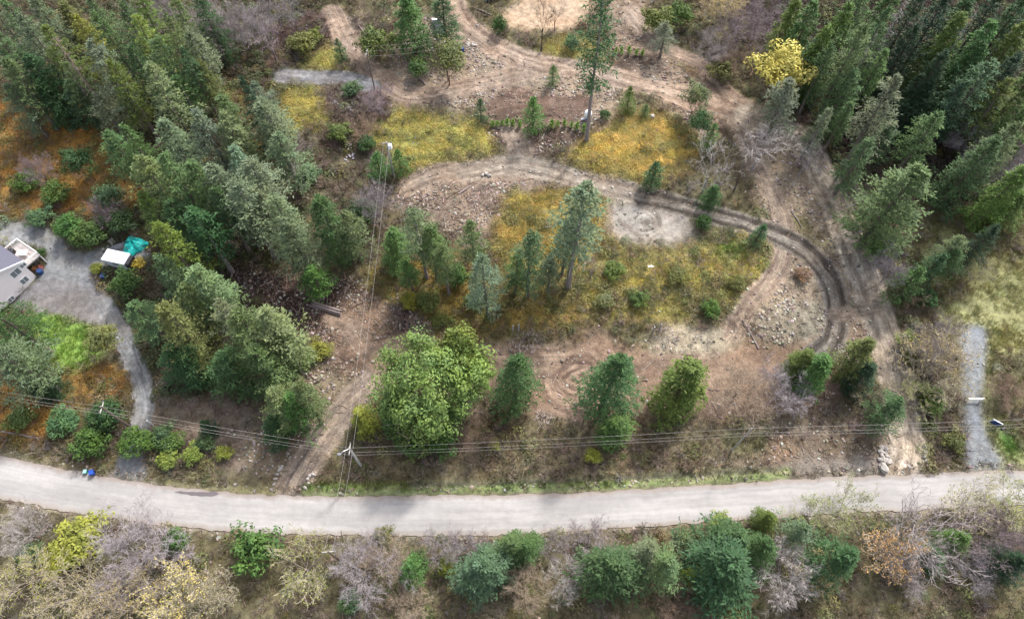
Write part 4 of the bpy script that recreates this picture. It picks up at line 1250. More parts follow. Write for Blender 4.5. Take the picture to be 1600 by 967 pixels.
plant('Y', 986, 138, 6, 1.8, 'cedar', "yellow-green young tree right of the tallest fir's base")
plant('Y', 1010, 164, 3, 1.2, 'green', "tiny spruce near the white boulder")
plant('L', 945, 178, 2, 1.3, 'dark', "low dark shrub at the tallest fir's base")
plant('Y', 1027, 256, 6, 2.4, 'dark', "dense rounded dark spruce beside the middle dirt track")
plant('Y', 1194, 352, 5, 1.9, 'dark', "dark spruce where the middle track starts to curve")
plant('L', 1255, 428, 1.6, 1.7, 'brown', "brown mossy shrub alone inside the loop of tracks")
plant('C', 1118, 290, 7, 2.2, 'green', "narrow green cedar in front of grey bare trees")
plant('L', 1100, 346, 3, 1.8, 'dark', "dark green shrub beside the gravel pad's right end")
plant('N', 1112, 262, 11, 4.6, 'white', "pale grey leafless tree over the middle dirt track")
plant('N', 1192, 228, 10, 4.6, 'white', "whitish leafless tree leaning over the tracks' junction")
plant('N', 1160, 268, 9, 3.4, 'dbark', "dark crooked leafless tree between the two whitish ones")
plant('A', 1088, 152, 8, 3.4, 'grey', "grey-green arbutus below the upper dirt track")
plant('A', 1096, 192, 7, 3, 'dark', "dark green arbutus left of the upper track junction")
plant('Y', 1116, 196, 6, 2, 'green', "green young tree right of the dark arbutus")
plant('L', 1030, 30, 5, 4, 'olive', "brownish olive bush at top right of sandy pad")
plant('L', 1062, 20, 5, 3.2, 'green', "bright green bush right of the brownish olive bush")
plant('F', 1044, 34, 10, 3, 'grey', "hazy grey-green tree at the head of right dirt lane")
plant('L', 1128, 108, 4, 3.2, 'olive', "olive brown bush beside the upper right dirt lane")
plant('B', 1160, 40, 9, 5, 'purple', "purple leafless tree in the top right thicket")
plant('B', 1190, 14, 9, 4.6, 'purple', "purple-grey leafless tree at top edge before the right forest")
plant('G', 1126, 8, 9, 4.2, 'gold', "pale yellow flowering tree at the top edge")
plant('B', 1115, 74, 6, 4, 'bare', "grey leafless thicket above the upper right dirt lane")
plant('B', 1150, 90, 6, 3.8, 'brown', "brown leafless thicket left of the bright yellow maple")
plant('A', 1218, 112, 13, 6.6, 'sun', "bright yellow flowering maple at the right forest's edge")
plant('F', 1240, 124, 17, 4.4, 'grey', "grey-green fir directly below the bright yellow maple")
plant('F', 1294, 168, 15, 2.8, 'grey', "slim pale fir beside the head of straight track")
plant('N', 1262, 250, 8, 3, 'lilac', "lilac leafless tree at the straight track's upper left")
# lower centre shrubs
for px, py, h, r, t, lab in ((1112, 482, 3, 2.2, 'green', "green bush left of the pale rock outcrop"), (1060, 430, 2, 2.2, 'olive', "olive shrub on the golden bank below gravel pad"),
    (960, 420, 2.4, 2.2, 'olive', "olive shrub right of the tall open fir's foot"), (1000, 465, 2.4, 2, 'mid', "green shrub low on the golden bank"),
    (944, 470, 2, 2, 'pale', "pale shrub on the bank above swirled soil"), (690, 500, 2, 2, 'olive', "olive shrub above the huge maple"),
    (1150, 440, 2, 2, 'olive', "olive shrub left of the thin curved track"), (500, 545, 2, 2.4, 'yel', "yellowish shrub on the bank left of service wires"),
    (478, 558, 2, 2.2, 'olive', "olive shrub right of the driveway grove")):
    plant('L', px, py, h, r, t, lab)
# right forest
row("right forest's top row", [('C', 1250, -2, 17, 3.8, 'cedar'), ('C', 1276, -2, 20, 4, 'green'), ('C', 1326, 2, 21, 3.6, 'cedar'), ('F', 1360, -24, 22, 3.8, 'green'), ('C', 1396, -18, 22, 4, 'green'),
    ('D', 1440, -10, 24, 4, 'deep'), ('D', 1482, -6, 24, 4.2, 'deep'), ('C', 1520, -8, 24, 4.2, 'dark'), ('D', 1562, -12, 24, 4.2, 'deep'), ('C', 1602, -4, 24, 4.4, 'dark'), ('D', 1640, -20, 24, 4.4, 'dark')])
row("right forest's second row", [('C', 1284, 62, 16, 3.4, 'dark'), ('C', 1300, 40, 20, 3.8, 'cedar'), ('F', 1354, 38, 24, 4, 'mid'), ('X', 1424, -6, 22, 2.2, 'bare'), ('F', 1392, 18, 23, 3.8, 'dark'),
    ('D', 1432, 40, 20, 3.6, 'deep'), ('C', 1508, 22, 24, 4.2, 'cedar'), ('X', 1522, 16, 22, 1.2, 'bare'), ('C', 1560, 30, 24, 4.2, 'green'), ('X', 1600, 20, 20, 1.2, 'bare'), ('C', 1608, 34, 24, 4.2, 'cedar')])
row("right forest's third row", [('F', 1302, 70, 19, 3.6, 'dark'), ('X', 1375, 46, 20, 1.0, 'bare'), ('F', 1384, 76, 18, 3.2, 'green'), ('D', 1478, 82, 20, 4, 'deep'), ('C', 1536, 66, 22, 4, 'dark'),
    ('F', 1552, 94, 23, 4.8, 'blue'), ('D', 1592, 88, 22, 4, 'deep'), ('C', 1630, 96, 22, 4, 'green')])
row("right forest's fourth row", [('F', 1404, 122, 24, 4.6, 'grey'), ('F', 1338, 108, 17, 4, 'mid'), ('D', 1454, 128, 15, 3.6, 'deep'), ('F', 1512, 124, 18, 4.4, 'blue'), ('F', 1582, 126, 20, 4.4, 'cedar'), ('C', 1622, 150, 20, 4, 'green')])
row("right forest's fifth row", [('F', 1362, 214, 17, 3.8, 'mid'), ('F', 1468, 178, 18, 4, 'mid'), ('B', 1508, 184, 10, 3.8, 'lilac'), ('F', 1398, 190, 13, 3.6, 'dark'), ('F', 1588, 190, 20, 4.4, 'mid'),
    ('F', 1330, 160, 14, 3.2, 'mid')])
row("forest edge above right meadow", [('D', 1436, 262, 22, 6.6, 'mid'), ('B', 1520, 222, 9, 3.8, 'lilac'), ('D', 1556, 218, 20, 4.6, 'dark'), ('C', 1610, 260, 18, 4.6, 'cedar'), ('B', 1592, 262, 10, 4, 'lilac'), ('C', 1600, 300, 10, 3.6, 'cedar')])
plant('D', 1560, 350, 14, 2.6, 'deep', "narrow deep green fir leaning over the meadow, rightmost of the line")
plant('F', 1506, 372, 12, 3.2, 'mid', "mid-green fir behind the narrow deep green meadow fir")
plant('Y', 1474, 398, 10, 2.8, 'dark', "dark dense fir in the middle of the meadow line")
plant('Y', 1440, 420, 9, 3.2, 'green', "dense green fir, leftmost of the line above meadow")
plant('F', 1498, 392, 10, 2.8, 'dark', "dark fir second from right in the meadow line")
plant('G', 1530, 424, 5, 2.6, 'lime', "lime budding shrub in front of the meadow firs")
plant('B', 1402, 412, 9, 3.2, 'lilac', "lilac-white leafless tree right of the straight track")
plant('B', 1340, 308, 5, 2.4, 'purple', "purplish leafless shrub left of the big round fir")
plant('L', 1372, 386, 2.6, 2, 'green', "green shrub at the foot of the big round fir")
plant('B', 1420, 450, 4, 3, 'brown', "brown leafless thicket right of the straight track")
plant('L', 1450, 465, 3, 2.2, 'dark', "dark bush below the dense green meadow fir")
# below the road
S_ = "below the road"
for kind, px, py, h, r, t, lab in (
    ('B', 30, 826, 7, 3.4, 'white', "pale leafless tree at far left below the road"), ('L', 128, 838, 3, 4, 'lime', "wide lime-green shrub below the road at left"),
    ('L', 44, 866, 3, 2.2, 'blue', "blue-green bush at far left below the road"), ('L', 90, 872, 2.6, 3, 'lime', "lime shrub beside the far left blue-green bush"),
    ('B', 210, 858, 10, 6.2, 'lilac', "biggest lilac-white leafless tree below the road at left"), ('L', 274, 843, 4, 2.2, 'green', "round green bush touching biggest lilac-white tree"),
    ('L', 398, 857, 6, 4.2, 'green', "large round bright green bush below the road"), ('G', 466, 882, 9, 4.6, 'lime', "lime-tinted open tree right of large round green bush"),
    ('B', 562, 888, 9, 5, 'lilac', "white-lilac leafless tree below road nearest the wires"), ('B', 600, 868, 7, 3.2, 'tan', "tan leafless tree right of the white-lilac tree"),
    ('Y', 641, 880, 7, 2.6, 'green', "green young fir right of the tan leafless tree"), ('L', 697, 882, 3, 1.7, 'yel', "small round yellow-green bush below the road"),
    ('B', 690, 850, 6, 2.6, 'lilac', "lilac leafless shrub behind the yellow-green bush"), ('B', 734, 856, 6, 2.4, 'lilac', "lilac leafless shrub behind the blue-green fir"),
    ('D', 752, 880, 15, 4.4, 'blue', "tall blue-green fir below the road at centre"), ('D', 800, 846, 12, 3, 'mid', "green fir upper right of tall blue-green fir"),
    ('D', 826, 846, 12, 2.8, 'green', "green fir right beside the upper green fir"), ('B', 822, 915, 7, 3.4, 'tan', "tan leafless tree at bottom centre"),
    ('B', 884, 902, 6, 3, 'white', "small white leafless tree left of wide green fir"), ('B', 862, 852, 5, 2.6, 'bare', "grey leafless shrub below road right of green firs"),
    ('B', 922, 846, 6, 3.6, 'bare', "grey leafless tree behind the wide green fir"), ('D', 962, 880, 15, 5.2, 'dark', "wide green fir at lower centre right"),
    ('D', 1018, 858, 13, 3, 'grey', "slim grey-green fir right of the wide green fir"), ('F', 1046, 876, 13, 3.6, 'blue', "blue-green fir between the slim fir and yellow cedar"),
    ('A', 1066, 846, 6, 2, 'grey', "grey-green small tree above the blue-green fir"), ('C', 1092, 896, 7, 2.2, 'yel', "yellow cedar sliver left of biggest lower evergreen"),
    ('D', 1148, 868, 17, 6.2, 'dark', "biggest lower evergreen with wide blue-green crown"), ('D', 1158, 836, 13, 4, 'dark', "dark fir peeking above biggest lower evergreen"),
    ('D', 1202, 850, 14, 3.6, 'dark', "dark fir at right shoulder of biggest lower evergreen"), ('F', 1262, 824, 12, 3, 'blue', "bluish fir above the orange-budded tree"),
    ('D', 1330, 862, 15, 4.2, 'dark', "dark green fir right of the orange-budded tree"), ('B', 1234, 890, 10, 4.4, 'white', "white leafless tree left of the orange-budded tree"),
    ('G', 1282, 896, 8, 3, 'gold', "orange-budded open tree left of dark green fir"), ('G', 1398, 860, 9, 4, 'gold', "golden-budded tree in front of big pale leafless tree"),
    ('N', 1434, 822, 12, 5.8, 'bare', "big spreading pale leafless tree below the road at right"), ('G', 1330, 788, 8, 3.8, 'lime', "lime budding tree overhanging the road's lower edge"),
    ('L', 1128, 816, 2, 2, 'lime', "lime shrub at the road's lower edge above biggest evergreen"), ('G', 1270, 806, 4, 3, 'lime', "low lime budding shrub left of the overhanging budding tree"),
    ('G', 1520, 784, 7, 4.4, 'straw', "straw-coloured budding tree at road's lower edge, far right"), ('G', 1590, 776, 7, 4, 'lime', "lime budding tree cut by the right edge below road"),
    ('B', 1556, 840, 9, 4.4, 'purple', "purplish leafless tree at the lower right"), ('B', 1528, 894, 6, 2.8, 'lilac', "round lilac leafless shrub at the lower right"),
    ('D', 1510, 836, 8, 2.6, 'green', "green fir between big pale and purplish leafless trees"), ('D', 1600, 870, 10, 3.2, 'deep', "deep green fir cut by the lower right edge"),
    ('B', 1440, 878, 8, 4.4, 'bare', "thin grey leafless tree below the golden-budded tree"), ('D', 1470, 866, 6, 2.6, 'dark', "low dark evergreen under the big pale leafless tree"),
    ('G', 268, 938, 10, 4.6, 'gold', "golden-budded tree at the bottom left"), ('G', 330, 930, 7, 3.4, 'straw', "straw-coloured open tree right of bottom golden tree"),
    ('B', 196, 905, 8, 3.6, 'bare', "grey leafless tree under biggest lilac-white tree"), ('G', 110, 922, 9, 5, 'straw', "pale straggly tree at bottom left corner"),
    ('G', 30, 900, 8, 4, 'lime', "lime-tinted straggly tree at the left edge"), ('G', 190, 938, 9, 4.2, 'straw', "pale open tree left of the bottom golden tree"),
    ('L', 545, 940, 2, 2, 'blue', "low bluish bush at the bottom left of centre"), ('B', 640, 940, 4, 3, 'tan', "tan leafless scrub at the bottom edge"),
    ('L', 600, 835, 1.6, 1.6, 'olive', "olive shrub on the road's lower verge"), ('B', 1060, 940, 4, 3, 'brown', "brown leafless scrub at the bottom right of centre"),
    ('D', 1205, 805, 7, 2.2, 'cedar', "yellow-green young fir at the road's lower verge")):
    plant(kind, px, py, h, r, t, lab)

# ------------------------------------------------------------------ built things
def ray_plane(px, py, p0, nrm):
    d = Vector(ray(px, py)); o = Vector((0, 0, CAM_H))
    return o + d * ((p0 - o).dot(nrm) / d.dot(nrm))


def fit_h(base, top_px, lo=2, hi=16):
    best = min((abs(w2p((base.x, base.y, base.z + h))[0] - top_px[0]) + abs(w2p((base.x, base.y, base.z + h))[1] - top_px[1]), h) for h in np.arange(lo, hi, .1))
    return best[1]


M_WALL = plain_mat("painted_siding", (.8, .73, .72), .7, 0, .05)
M_TRIM = plain_mat("white_paint", (.8, .8, .8), .5, 0, .04)
M_ROOF = plain_mat("slate_shingle", A(112, 112, 128), .9, 0, .22, 3)
M_GLASS = plain_mat("window_glass", (.16, .18, .2), .08, 0, .05, 1, .6)
M_DECK = plain_mat("deck_boards", A(206, 196, 192), .8, 0, .12)
M_BLACK = plain_mat("black_plastic_and_dark_opening", (.015, .015, .02), .5, 0, .3)
M_CAMP = plain_mat("camper_white", (.78, .78, .8), .35, 0, .04)
M_CAMP2 = plain_mat("camper_side", A(196, 202, 212, 1.3), .4, 0, .08)
M_RUB = plain_mat("tyre_rubber", (.02, .02, .02), .9, 0, .2)
M_METAL = plain_mat("grey_metal", (.35, .36, .38), .45, .6, .15)
M_TARP = plain_mat("turquoise_tarp", alb(40, 186, 180, 1.7), .45, 0, .25, 1.5)
M_BOAT = plain_mat("weathered_hull", A(150, 150, 154), .6, 0, .2)
M_WOODP = plain_mat("grey_pole_wood", A(196, 192, 186, 1.7), .85, 0, .2)
M_WIRE = plain_mat("wire", A(190, 184, 180, 1.9), .5, 0, .05)
M_LOG = plain_mat("peeled_log", A(166, 150, 146), .85, 0, .3)
M_LOGE = plain_mat("log_end", A(200, 170, 140), .85, 0, .2)
M_STONE = plain_mat("pale_stone", A(206, 198, 190), .9, 0, .3, 1.5)
M_RUBB = plain_mat("white_rubble", A(214, 208, 218, 1.8), .8, 0, .25)
M_WOODD = plain_mat("dark_pole_wood", A(120, 106, 96, 1.7), .85, 0, .2)
M_BLUE = plain_mat("blue_plastic", (.015, .06, .3), .4, 0, .1)
M_TEAL = plain_mat("teal_plastic", (.03, .28, .27), .4, 0, .1)
M_NAVY = plain_mat("navy_board", (.02, .045, .13), .5, 0, .2)
M_RED = plain_mat("dull_red", (.16, .05, .04), .7, 0, .3)
M_ORNG = plain_mat("orange_tan", (.42, .2, .1), .7, 0, .3)
M_PUD = plain_mat("wet_dark_asphalt", A(118, 110, 112), .45, 0, .2, 1.2, .4)
M_PALEB = plain_mat("pale_dry_branches", A(214, 202, 192), .9, 0, .2)
M_BRNB = plain_mat("brown_branches", A(136, 112, 100), .9, 0, .3)


def frame(o, ax):
    """a frame with its x axis along ax (level)"""
    x = Vector((ax.x, ax.y, 0)).normalized()
    return Matrix.Translation(o) @ Matrix(((x.x, -x.y, 0, 0), (x.y, x.x, 0, 0), (0, 0, 1, 0), (0, 0, 0, 1)))


# --- house at the left edge: gable wall faces the yard
hA, hB = p2w(57, 432), p2w(19, 474)
HM = frame(hA, hB - hA)                 # x along the wall, y outwards, z up
house = empty("house", hA); house.matrix_world = HM
tag(house, "pale two-storey house with grey roof and white deck at the left edge", "house")
HW, HD, EH, SL = 11.0, 13.0, 4.6, .42
mid = HW / 2
m = MB()
m.add([(0, 0, -.5), (HW, 0, -.5), (HW, 0, EH), (mid, 0, EH + SL * mid), (0, 0, EH),
       (0, -HD, -.5), (HW, -HD, -.5), (HW, -HD, EH), (mid, -HD, EH + SL * mid), (0, -HD, EH)],
      [(0, 1, 2, 3, 4), (9, 8, 7, 6, 5), (0, 4, 9, 5), (1, 6, 7, 2)])
m.build("wall", M_WALL, house)
m = MB()
for sx in (-1, 1):
    x0 = mid + sx * (mid + .45); z0 = EH - SL * .45 + .05; z1 = EH + SL * mid + .05
    v = [(mid, .4, z1), (x0, .4, z0), (x0, -HD - .4, z0), (mid, -HD - .4, z1)]
    m.add(v + [(a, b, c + .16) for a, b, c in v], [(0, 1, 2, 3), (7, 6, 5, 4), (0, 4, 5, 1), (1, 5, 6, 2), (2, 6, 7, 3), (3, 7, 4, 0)] if sx < 0 else
          [(3, 2, 1, 0), (4, 5, 6, 7), (1, 5, 4, 0), (2, 6, 5, 1), (3, 7, 6, 2), (0, 4, 7, 3)])
roof = m.build("roof", M_ROOF, house)
m = MB()
for sx in (-1, 1):
    x0 = mid + sx * (mid + .47); z0 = EH - SL * .47; z1 = EH + SL * mid
    m.add([(mid, .41, z1 - .1), (x0, .41, z0 - .1), (x0, .41, z0 + .24), (mid, .41, z1 + .24), (mid, .5, z1 - .1), (x0, .5, z0 - .1), (x0, .5, z0 + .24), (mid, .5, z1 + .24)],
          [(0, 1, 2, 3), (7, 6, 5, 4), (0, 4, 5, 1), (1, 5, 6, 2), (2, 6, 7, 3), (3, 7, 4, 0)])
m.build("fascia", M_TRIM, roof)
HI = HM.inverted(); ny = HM.to_3x3() @ Vector((0, 1, 0))
for px, py, w, h in ((24.5, 426.5, 1.5, 1.25), (38, 438, 1.2, 1.15), (17.5, 467, .9, .8), (36, 414.5, .9, .7)):
    q = HI @ ray_plane(px, py, hA, ny)
    m = MB()
    for lo, hi in (((-w / 2 - .1, 0, -h / 2 - .1), (w / 2 + .1, .06, -h / 2)), ((-w / 2 - .1, 0, h / 2), (w / 2 + .1, .06, h / 2 + .1)), ((-w / 2 - .1, 0, -h / 2), (-w / 2, .06, h / 2)),
                   ((w / 2, 0, -h / 2), (w / 2 + .1, .06, h / 2)), ((-.03, 0.01, -h / 2), (.03, .055, h / 2))):
        m.box(lo, hi)
    wf = m.build("window", M_TRIM, house, q + Vector((0, .002, 0)))
    m = MB(); m.box((-w / 2, .005, -h / 2), (w / 2, .03, h / 2)); m.build("pane", M_GLASS, wf)
# deck on the eave side
m = MB(); m.box((-2.9, -5.2, 2.55), (-.02, -.1, 2.75))
deck = m.build("deck", M_DECK, house)
for sx, sy in ((-2.8, -5.1), (-2.8, -.2), (-2.8, -2.65)):
    m = MB(); m.box((sx - .08, sy - .08, -.4), (sx + .08, sy + .08, 2.55)); m.build("deck_post", M_TRIM, deck)
m = MB()
def rail(a, b):
    a = Vector(a); b = Vector(b); n = max(2, int((b - a).length / .22))
    m.tube([a + Vector((0, 0, 1)), b + Vector((0, 0, 1))], .06, 4); m.tube([a + Vector((0, 0, .12)), b + Vector((0, 0, .12))], .04, 4)
    for k in range(n + 1): p = a.lerp(b, k / n); m.tube([p + Vector((0, 0, .1)), p + Vector((0, 0, 1))], .028 if k % 6 else .07, 4)
rail((-2.85, -5.15, 2.75), (-2.85, -.15, 2.75)); rail((-2.85, -.15, 2.75), (-.1, -.15, 2.75)); rail((-2.85, -5.15, 2.75), (-.1, -5.15, 2.75))
m.build("railing", M_TRIM, deck)
t = empty("patio_table", HM @ Vector((-1.5, -2.3, 2.76)))
tag(t, "white patio table on the house's deck", "table")
m = MB(); m.box((-.8, -.5, .68), (.8, .5, .74)); m.build("tabletop", M_TRIM, t)
for sx in (-.7, .7):
    for sy in (-.4, .4): m = MB(); m.tube([(sx, sy, 0), (sx, sy, .68)], .04, 5); m.build("leg", M_TRIM, t)
m = MB(); m.box((-.45, -.35, 0), (.45, .35, .9), None, .08)
tag(m.build("storage_box", M_BLACK, None, HM @ Vector((-.7, -4.3, 2.76))), "black storage box in the deck's inner corner", "box")
for nm, mt, x, y, s, lab, cat in (("barrel", M_NAVY, -.9, .2, .5, "dark blue barrel by the house's right corner", "barrel"), ("crate", M_RED, -1.5, -.5, .55, "dull red crate under the deck's edge", "crate"),
                                  ("crate", M_ORNG, -1.0, -1.0, .5, "orange-tan crate under the deck beside red crate", "crate"), ("barrel", M_METAL, -2.0, -1.9, .5, "grey barrel under the deck's outer edge", "barrel")):
    m = MB()
    if nm == "barrel": m.tube([(0, 0, 0), (0, 0, .1), (0, 0, .45), (0, 0, .85), (0, 0, .95)], [s * .85, s * .95, s, s * .95, s * .8], 12)
    else: m.box((-s, -s * .8, 0), (s, s * .8, .8), None, .05); m.box((-s * 1.04, -s * .84, .55), (s * 1.04, s * .84, .62))
    o = m.build(nm, mt, None, HM @ Vector((x, y, -.05))); tag(o, lab, cat)

# --- camper with white roof
c1, c2 = p2w(163, 397, 2.5), p2w(198, 405, 2.5)
CM = frame((c1 + c2) / 2, c2 - c1)
camper = empty("camper_trailer", (0, 0, 0)); camper.matrix_world = CM
tag(camper, "white-roofed camper trailer with a black open end beside turquoise tarp", "trailer")
CL = (c2 - c1).length / 2
m = MB()
m.add([(-CL, -1, 1.5), (CL, -1, 1.5), (CL, 1, 1.5), (-CL, 1, 1.5), (-CL, -1.05, 2.4), (CL, -1.05, 2.4), (CL, 1.05, 2.4), (-CL, 1.05, 2.4),
       (-CL * .55, -1, .6), (CL, -1, .6), (CL, 1, .6), (-CL * .55, 1, .6)],
      [(0, 1, 5, 4), (1, 2, 6, 5), (2, 3, 7, 6), (3, 0, 4, 7), (8, 9, 1, 0), (9, 10, 2, 1), (10, 11, 3, 2), (11, 8, 0, 3), (8, 11, 10, 9)])
m.build("body", M_CAMP2, camper)
m = MB(); m.box((-CL - .08, -1.12, 2.4), (CL + .05, 1.12, 2.56), None, .06); m.build("roof", M_CAMP, camper)
m = MB(); m.box((CL + .004, -.95, .62), (CL + .55, .95, 2.3), None, .12); m.build("dark_open_rear", M_BLACK, camper)  # black block stands in for the darkness inside the open rear
m = MB(); m.box((-CL * .2, -1.03, 1.5), (CL * .35, -1.004, 2.0)); m.build("window", M_GLASS, camper)
for sy in (-.95, .95):
    m = MB(); m.tube([(.3, sy - .12, .33), (.3, sy + .12, .33)], .34, 14); w_ = m.build("wheel", M_RUB, camper)
    m = MB(); m.tube([(.3, sy - .135, .33), (.3, sy + .135, .33)], .18, 10); m.build("rim", M_METAL, w_)
m = MB(); m.tube([(-CL * .5, .4, .55), (-CL - .9, 0, .5)], .05, 5); m.tube([(-CL * .5, -.4, .55), (-CL - .9, 0, .5)], .05, 5); m.build("drawbar", M_METAL, camper)
for k, (px, py, w, h, d, mt, nm, lab, cat) in enumerate(((206, 418, .5, .5, .5, M_CAMP, "cooler_box", "small white cooler beside the camper's rear", "box"),
        (212, 424, 1.1, .16, .8, M_DECK, "pallet", "grey pallet below the camper's rear", "pallet"), (163, 432, .5, .5, .4, M_NAVY, "water_can", "dark blue container in the bed below the camper", "container"))):
    m = MB(); q = p2w(px, py)
    if nm == "pallet":
        for j in range(5): m.box((-w, -d + j * d * .45, h), (w, -d + j * d * .45 + d * .3, h + .04))
        for j in range(3): m.box((-w + j * (w - .08), -d, 0), (-w + j * (w - .08) + .14, d * 1.1, h - .003))
    else: m.box((-w, -d, 0), (w, d, h * 1.3), None, .08); m.box((-w * .4, -.06, h * 1.3), (w * .4, .06, h * 1.3 + .08))
    o = m.build(nm, mt, None, q); o.rotation_euler[2] = k * .7; tag(o, lab, cat)
# tarp heap
m = MB(); r = random.Random(3); NR, NA = 9, 26; v = []; f = []
for i in range(NR + 1):
    for a in range(NA):
        th = a * 6.283 / NA; rr = i / NR * 2.05 * (1 + .18 * math.sin(th * 3 + 1) + .1 * math.sin(th * 7))
        z = 1.25 * (1 - (i / NR) ** 2.2) * (1 + .25 * math.sin(th * 4 + i)) + (.16 * math.sin(th * 9 + i * 1.7) * (i / NR)) * (1 if i < NR else 0)
        v.append((math.cos(th) * rr, math.sin(th) * rr * .95, max(z, 0) + r.uniform(-.04, .06) - (.1 if i == NR else 0)))
for i in range(NR):
    for a in range(NA): f.append((i * NA + a, (i + 1) * NA + a, (i + 1) * NA + (a + 1) % NA, i * NA + (a + 1) % NA))
m.add(v, f)
tag(m.build("tarp_heap", M_TARP, None, p2w(210, 384)), "crumpled turquoise tarp thrown over a heap beside the camper", "tarp")
# dinghy
b1, b2 = p2w(176, 390), p2w(198, 381)
bo = empty("rowing_boat", (0, 0, 0)); bo.matrix_world = frame((b1 + b2) / 2, b2 - b1)
tag(bo, "grey upturned rowing boat between the camper roof and tarp", "boat")
m = MB(); v = []; f = []; L = (b2 - b1).length / 2 + .3
for i in range(9):
    t = i / 8; w = .62 * math.sin(min(1, t * 1.6 + .35) * math.pi / 2) * (1 - max(0, t - .5) ** 2 * 3.6)
    for k in range(7):
        a = math.pi * k / 6; v.append((-L + 2 * L * t, math.cos(a) * max(w, .03), .05 + math.sin(a) ** .7 * .5 * max(.35, w / .62)))
for i in range(8):
    for k in range(6): f.append((i * 7 + k, i * 7 + k + 1, (i + 1) * 7 + k + 1, (i + 1) * 7 + k))
f.append(tuple(range(7))[::-1]); m.add(v, f); m.build("hull", M_BOAT, bo, smooth=True)
m = MB(); m.tube([(-L, 0, .56), (0, 0, .58), (L * .9, 0, .42)], .04, 5); m.build("keel", M_METAL, bo)


def heap(name, lab, cat, pts, size, mat, nm, seed):
    r = random.Random(seed)
    q0 = p2w(*pts[0]); o = empty(name, q0); tag(o, lab, cat)
    mes = []
    for k in range(4):
        me = stone_mb(300 + seed + k).mesh(nm + "_mesh"); me.materials.append(mat); mes.append(me)
    for k, (px, py) in enumerate(pts):
        for j in range(3):
            q = p2w(px + r.uniform(-3, 3), py + r.uniform(-3, 3))
            s = size * r.uniform(.5, 1.2)
            c = mesh_obj(nm, mes[r.randrange(4)], None, o, q - q0 + Vector((0, 0, s * .3)))
            c.scale = (s, s, s * .8); c.rotation_euler = (r.uniform(-.5, .5), r.uniform(-.5, .5), r.uniform(0, 6))
    return o


heap("rubble_heap", "heap of white rubble, the upper one below the grey lane", "rubble", [(535, 148), (541, 156), (537, 163), (543, 168), (525, 160), (530, 166), (539, 172), (546, 170)], .3, M_RUBB, "stone", 1)
heap("rubble_heap", "heap of white rubble, the lower one beside olive shrub", "rubble", [(543, 226), (547, 236), (545, 243), (550, 246), (530, 236), (548, 230), (541, 249), (553, 241)], .28, M_RUBB, "stone", 2)
heap("scrap_pile", "pile of mixed brown scrap left of the rowing boat", "scrap", [(168, 387), (173, 382), (177, 376), (165, 391), (172, 377)], .42, M_STONE, "scrap_piece", 3)
heap("stone_pile", "small brown stone pile at the upper dirt yard", "stones", [(734, 66), (738, 70), (744, 69), (732, 71)], .4, M_STONE, "stone", 4)

# boulders
bm_ = []
for k in range(5):
    me = stone_mb(400 + k, 2).mesh("boulder_mesh"); me.materials.append(M_STONE); bm_.append(me)


def boulders(pts, s0, s1, label, group, seed):
    r = random.Random(seed)
    for n_, (px, py) in enumerate(sorted(pts, key=lambda t: -t[1] - t[0] * .01)):
        q = p2w(px, py); s = r.uniform(s0, s1)
        o = mesh_obj("boulder", bm_[r.randrange(5)], None, None, q + Vector((0, 0, s * .25)))
        o.scale = (s, s * r.uniform(.8, 1.1), s); o.rotation_euler = (r.uniform(-.4, .4), r.uniform(-.4, .4), r.uniform(0, 6)); tag(o, label if len(pts) == 1 else "%s, %s from the road" % (label, ORD[n_]), "boulder", group)


boulders([(1377, 699), (1383, 701), (1376, 706), (1384, 708), (1378, 713), (1386, 714), (1375, 719), (1383, 720), (1388, 722), (1380, 725)], .38, .62,
         "pale boulder in the cluster left of straight track's mouth", "boulders left of the track mouth", 1)
boulders([(1379, 732)], .85, .9, "largest white boulder, nearest the road beside track mouth", "boulders left of the track mouth", 2)
boulders([(1444, 698), (1445, 706), (1443, 713), (1447, 720), (1450, 728), (1454, 734)], .22, .36, "small pale rock edging the straight track's right side", "rocks right of the track mouth", 3)
boulders([(441, 728), (437, 734), (434, 741), (431, 748), (428, 757), (439, 731)], .22, .38, "small white rock edging lower dirt track's left side", "rocks left of the lower track", 4)
boulders([(489, 741), (484, 743), (481, 748), (482, 755), (477, 762), (492, 742)], .22, .38, "small white rock edging lower dirt track's right side", "rocks right of the lower track", 5)
boulders([(1019, 183)], .5, .55, "white boulder above golden knoll near the tiny spruce", "lone boulders", 6)
boulders([(754, 274), (765, 275), (760, 272)], .3, .5, "white rock lying in the wood-chip pile", "rocks in the chip pile", 7)
boulders([(605, 612), (690, 500), (520, 560), (1170, 665), (1245, 640)], .25, .4, "pale loose rock lying on the lower bank", "loose rocks on the bank", 8)
boulders([(895, 145), (865, 142), (836, 152), (940, 168)], .25, .4, "pale loose rock at the rim of upper soil pad", "rocks around the soil pad", 9)

